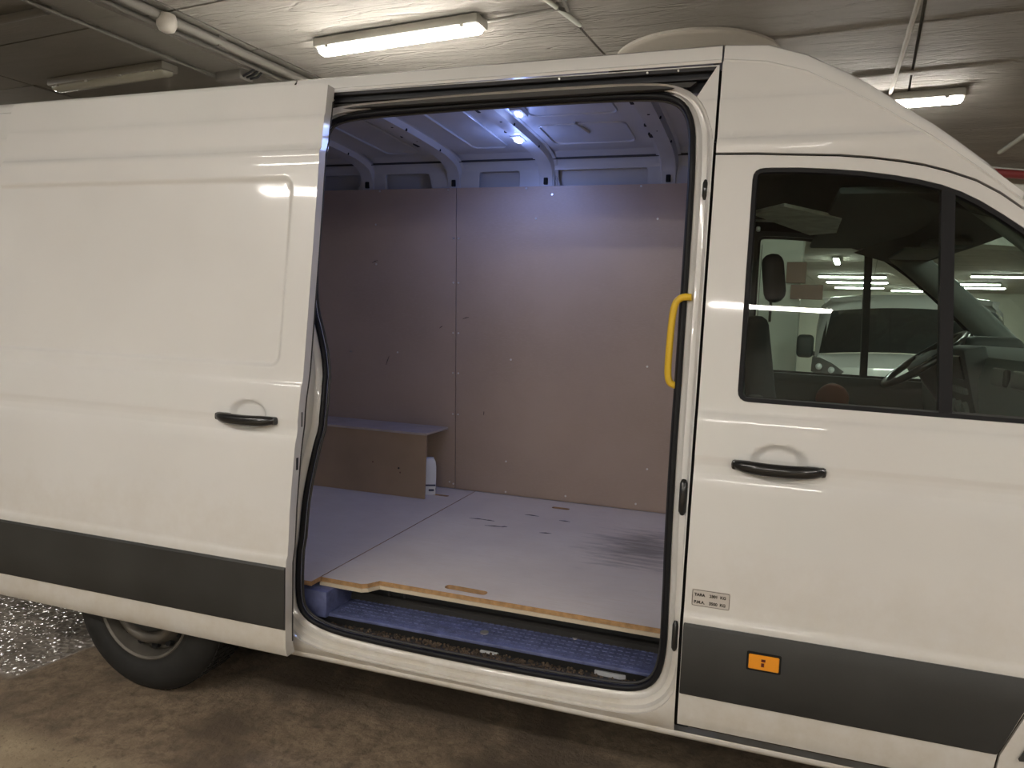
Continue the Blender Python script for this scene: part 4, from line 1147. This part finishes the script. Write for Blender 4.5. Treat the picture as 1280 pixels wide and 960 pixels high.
# lamps behind the viewer and beside: some show in the paint and glass, the added ones only brighten
LOC = [(.90, -5.95, 'whose reflection crosses the passenger window'), (-2.92, -3.15, 'behind the viewer to the left'), (-1.0, -5.55, 'behind the viewer, second in its row'),
       (4.4, -1.9, 'over the bay right of the van'), (-9.5, -4.6, 'far behind the viewer to the left, added for light from that side'), (-1.1, -3.15, 'right behind the viewer, added for brightness'), (-1.4, -7.6, 'behind the viewer near the wall'), (3.75, -3.9, 'behind the viewer to the right, added to brighten the lining'), (5.2, -3.9, 'behind the viewer far to the right, added to brighten the lining'), (5.6, -7.6, 'by the wall far to the right, added to brighten the lining'), (4.6, -5.6, 'far behind the viewer to the right'), (-6.6, .9, 'over the bay left of the van')]  # includes unseen battens added to keep the flank and load-bay lining bright
LOC += [(3.2, .7, 'over the nose of the van'), (3.1, 4.3, 'beyond the nose of the van, right of the frame, added to brighten the ceiling')]  # the second batten is added out of view to lift the right-hand ceiling
for u, v, t in LOC: fixture(u, v, True, 'lit fluorescent batten on the ceiling '+t, L=1.3)
FARL = [(-8.8, 3.2), (-9.6, 4.0), (-10.6, 4.8)]
for i, (u, v) in enumerate(FARL): fixture(u, v, True, ['nearest', 'rightmost', 'leftmost'][i]+' of the three lit battens behind the left rear of the van', group='battens at the left rear')
# the lamp seen end-on and the distant rows seen through the cab
fixture(-.18, 14.6, True, 'lit batten seen end-on through the far cab window, above the parked van', ang=PI/2)
rows = [(0.05, 19.0, 1.6), (0.15, 21.2, 1.6), (.2, 23.8, 1.4), (3.25, 23.0, 1.5), (2.9, 21.4, 1.5), (3.5, 18.5, 1.7), (1.9, 25.0, 1.5)]
nm = ['nearest lit row lamp seen through the driver window above the second van', 'middle lit row lamp seen through the driver window above the second van', 'farthest lit row lamp seen through the driver window above the second van',
      'lowest lit lamp seen through the windscreen of the van', 'middle lit lamp seen through the windscreen of the van', 'topmost lit lamp seen through the windscreen of the van', 'lit lamp at the far end wall of the garage']
for (u, v, L_), t in zip(rows, nm): fixture(u, v, True, t, L=L_)
fixture(3.4, 9.0, True, 'lit batten above the lane behind the second van')
fixture(-1.2, 9.2, True, 'lit batten above the lane left of the second van')

def pipe(name, pts, r, mat, label, cat='pipe', group=None, clips=()):
    bm = bmesh.new(); tube(bm, pts, r, 10); o = link(name, bm, mat, None, 60)
    for c in clips:
        b2 = bmesh.new(); box(b2, c[0]-.012, c[0]+.012, c[1]-.03, c[1]+.03, c[2]-r-.004, CEIL+.0); link('pipe_clip', b2, mat, o)
    return tag(o, label, cat, group)
pipe('ceiling_pipe', [G(-3.07, -1.2, CEIL-.035), G(-3.05, 5.6, CEIL-.035)], .026, GREYPIPE, 'thick grey conduit over the rear of the van with the smoke detector under it', clips=[G(-3.06, 1.0, CEIL-.035)])
pipe('ceiling_pipe', [G(-3.20, -1.2, CEIL-.03), G(-3.20, 5.6, CEIL-.03)], .014, GREYPIPE, 'thin grey conduit running away over the van, beside the thick one')
pipe('ceiling_pipe', [G(-3.55, -1.2, CEIL-.05), G(-3.55, 5.6, CEIL-.05)], .012, GREYPIPE, 'thin grey conduit along the left edge of the ceiling strip')
pipe('ceiling_pipe', [G(-7, .30, CEIL-.03), G(-3.62, .34, CEIL-.03)], .022, GREYPIPE, 'grey conduit crossing the top left corner above the van')
pipe('ceiling_pipe', [G(-1.45, 1.26, CEIL-.03), G(-1.05, 1.26, CEIL-.02), G(-1.02, 1.30, CEIL-.02), G(-.97, 1.05, CEIL-.02)], .010, GREYPIPE, 'short cable run from the lit batten over the side door')
pipe('ceiling_pipe', [G(-1.10, 1.0, CEIL-.015), G(-1.03, 1.5, CEIL-.015)], .012, WALLM, 'short pale conduit at the top centre of the ceiling')
pipe('ceiling_pipe', [G(1.62, 3.2, CEIL-.02), G(1.34, 5.1, CEIL-.02)], .018, WALLM, 'pale conduit slanting over the cab roof towards the red pipe')
pipe('ceiling_pipe', [G(.58, 1.2, CEIL-.012), G(.40, 4.6, CEIL-.012)], .012, DISCM, 'thin pale duct on the rough ceiling above the cab')
# detector
bm = bmesh.new(); c = G(-3.05, .62, CEIL-.070)
rg = lathe(bm, [(.018, .05), (.045, .045), (.052, .02), (.052, -.01), (.04, -.035), (.018, -.045)], c, 'z', 24); bm.faces.new(rg[-1])
o = link('smoke_detector', bm, simple('detector_plastic', (.42, .39, .34), .5), None, 40); tag(o, 'round pale smoke detector under the thick grey conduit', 'detector')
bm = bmesh.new(); c = G(-3.42, 1.45, CEIL-.06); mm = Matrix.Translation(c) @ RM
box(bm, -.11, .11, -.06, .06, -.03, .05, .01, 2, M4=mm); o = link('junction_box', bm, GREYPIPE, None, 40); tag(o, 'small grey junction box with cable ends beside the unlit batten', 'junction box')
for k in range(3):
    b2 = bmesh.new(); tube(b2, [mm @ Vector((.1, -.03+.03*k, -.01)), mm @ Vector((.16, -.04+.04*k, .0)), mm @ Vector((.22, -.03+.03*k, .03))], .008, 6); link('cable', b2, DARK, o, 60)

# diagonal wall with red pipe behind the cab roof
RP0 = Vector((1.92, 5.25, 0)); 
pr0 = G(1.05, 5.32, CEIL-.10); pr1 = G(5.6, 8.4, CEIL-.10)
pipe('sprinkler_pipe', [pr0, pr1], .038, REDP, 'red sprinkler pipe at the ceiling edge behind the cab roof')
dirv = (pr1-pr0).normalized(); nv = Vector((-dirv.y, dirv.x, 0))
bm = bmesh.new()
a_ = pr0+nv*.18; b_ = pr1+nv*.18
z0, z1 = 2.45, CEIL+.01
vs = [bm.verts.new((p.x, p.y, z)) for p in (a_, b_, b_+nv*.3, a_+nv*.3) for z in (z0, z1)]
for f in ((0, 2, 3, 1), (2, 4, 5, 3), (4, 6, 7, 5), (6, 0, 1, 7), (0, 6, 4, 2), (1, 3, 5, 7)): bm.faces.new([vs[i] for i in f])
tag(struct('wall_beam', bm, WALLM), 'pale diagonal downstand beam behind the red pipe')

# pale wall stub seen through the far cab window, with brown boards on it
wall('wall_stub', -3.2, -.30, 7.35, 7.6, WALLM, 'pale wall stub behind the driver headrest')
for (px0, px1, z0, z1, t) in ((-.46, -.24, 2.17, 2.42, 'upper'), (-.40, -.04, 1.98, 2.15, 'lower')):
    bm = bmesh.new(); box(bm, px0, px1, 7.25, 7.33, z0, z1, .004, 1, M4=RM); o = link('brown_board', bm, BROWN)
    tag(o, t+' of two small brown boards on the pale wall, seen through the cab', 'board', 'brown boards on the wall stub')

# ------------------------------------------------------------------ second van, nose on, seen through the cab
def small_van(name, u, v, label):
    c = G(u, v, 0)
    root = empty(name, (c.x, c.y, 0)); root.rotation_euler = (0, 0, GA)
    HW = .95
    def sec(y, zt, zb, hw, n=10):   # front-view arch at depth y
        return [(-hw, y, zb), (-hw, y, zt-.35), (-hw*.97, y, zt-.15), (-hw*.86, y, zt-.03), (-hw*.5, y, zt), (0, y, zt+.01), (hw*.5, y, zt), (hw*.86, y, zt-.03), (hw*.97, y, zt-.15), (hw, y, zt-.35), (hw, y, zb)]
    bm = bmesh.new()
    loft(bm, [sec(.98, 1.97, .3, HW*.95), sec(1.15, 2.02, .3, HW*.98), sec(1.6, 2.06, .3, HW), sec(5.0, 2.06, .3, HW)], closed=False); link('body', bm, PAINT, root, 40)
    bm = bmesh.new()
    def nz(y, z, hw): return [(hw*t, y+.20*abs(t)**2.4, z-.05*abs(t)**2) for t in [-1+2*k/12 for k in range(13)]]
    loft(bm, [nz(.40, 1.40, .86), nz(.18, 1.36, .88), nz(.0, 1.26, .90), nz(-.06, 1.08, .90), nz(-.08, .78, .90)], closed=False); link('bonnet', bm, PAINT, root, 40)
    bm = bmesh.new(); loft(bm, [nz(-.08, .78, .91), nz(-.14, .66, .93), nz(-.14, .42, .93), nz(-.05, .28, .9)], closed=False); link('bumper', bm, simple('van_bumper', (.10, .10, .10), .5), root, 40)
    bm = bmesh.new(); loft(bm, [nz(.40, 1.41, .86), nz(.62, 1.64, .84), nz(.86, 1.89, .80)], closed=False); link('windscreen', bm, simple('dark_windscreen', (.02, .025, .028), .08, coat=1), root, 60)
    bm = bmesh.new(); loft(bm, [nz(.86, 1.89, .81), nz(.98, 1.99, .86), nz(1.2, 2.05, .90)], closed=False); link('roof_front', bm, PAINT, root, 40)
    for s in (-1, 1):
        bm = bmesh.new(); loft(bm, [[(s*.84, .58, 1.34), (s*.91, .72, 1.32), (s*.92, 1.0, 1.30)], [(s*.77, 1.05, 1.88), (s*.85, 1.12, 1.85), (s*.92, 1.2, 1.78)]], closed=False); link('pillar', bm, PAINT, root, 40)
        bm = bmesh.new(); loft(bm, [[(s*.90, .72, .35), (s*.92, .1, .6)], [(s*.92, .95, 1.34), (s*.90, .20, 1.32)]], closed=False); link('wing', bm, PAINT, root, 40)
        bm = bmesh.new(); loft(bm, [[(s*.91, .1, .4), (s*.93, .9, .35), (s*.93, 1.6, .35)], [(s*.90, .3, 1.33), (s*.92, .95, 1.33), (s*.94, 1.6, 1.3)]], closed=False); link('wing', bm, PAINT, root, 40)
        # headlamp: almond shape on the corner of the nose
        hl_ = [(s*.90, .17, 1.33), (s*.82, .10, 1.33), (s*.70, .03, 1.28), (s*.58, -.03, 1.20), (s*.62, -.045, 1.16), (s*.78, .0, 1.15), (s*.90, .10, 1.18)]
        bm = bmesh.new(); cc = Vector((s*.76, -.0, 1.24)); A = [bm.verts.new((p[0], p[1]-.025, p[2])) for p in hl_]; cv = bm.verts.new((cc.x, cc.y-.03, cc.z))
        for k in range(7): bm.faces.new((A[k], A[(k+1) % 7], cv))
        hd = link('headlamp', bm, simple('headlamp_dark', (.10, .10, .10), .15, coat=1), root, 60)
        for (x_, z_, r_) in ((.82, 1.24, .035), (.70, 1.21, .035)):
            bm = bmesh.new(); bmesh.ops.create_uvsphere(bm, u_segments=12, v_segments=8, radius=r_); bmesh.ops.translate(bm, vec=(s*x_, -.035, z_), verts=bm.verts[:]); link('bulb', bm, LENS, hd, 60)
        bm = bmesh.new(); box(bm, s*1.02-.09, s*1.02+.09, .72, .86, 1.30, 1.56, .05, 3); link('mirror', bm, DARKP, root, 50)
        bm = bmesh.new(); tube(bm, [(s*.86, .82, 1.34), (s*.98, .8, 1.36)], .025, 8); link('mirror_arm', bm, DARKP, root)
        for yy in (.75, 3.9):
            bm = bmesh.new(); rg = lathe(bm, [(.05, 0), (.20, -.01*0), (.24, -.012), (.32, -.01), (.33, .03), (.33, .2)], (s*.80 if s < 0 else .60, yy, .33), 'y', 24)
            bm.free()
            bm = bmesh.new(); tube(bm, [(s*.93, yy, .33), (s*.72, yy, .33)], .33, 28); link('wheel', bm, TYRE, root, 50)
    bm = bmesh.new(); tube(bm, [(-.30, -.045, 1.045), (0, -.075, 1.04), (.30, -.045, 1.045)], .008, 6); link('chrome_strip', bm, LENS, root)
    bm = bmesh.new(); box(bm, -.5, .5, -.10, -.05, .84, .93, .02, 2); link('grille', bm, DARK, root, 40)
    return tag(root, label, 'van')
V2 = small_van('parked_van', .86, 6.0, 'second white van parked nose-on in the bay behind, seen through the cab windows')
small_van('parked_van', 4.6, 9.6, 'third white van parked farther right, glimpsed through the windscreen')
# rolling clutter: box shapes at far left are not visible
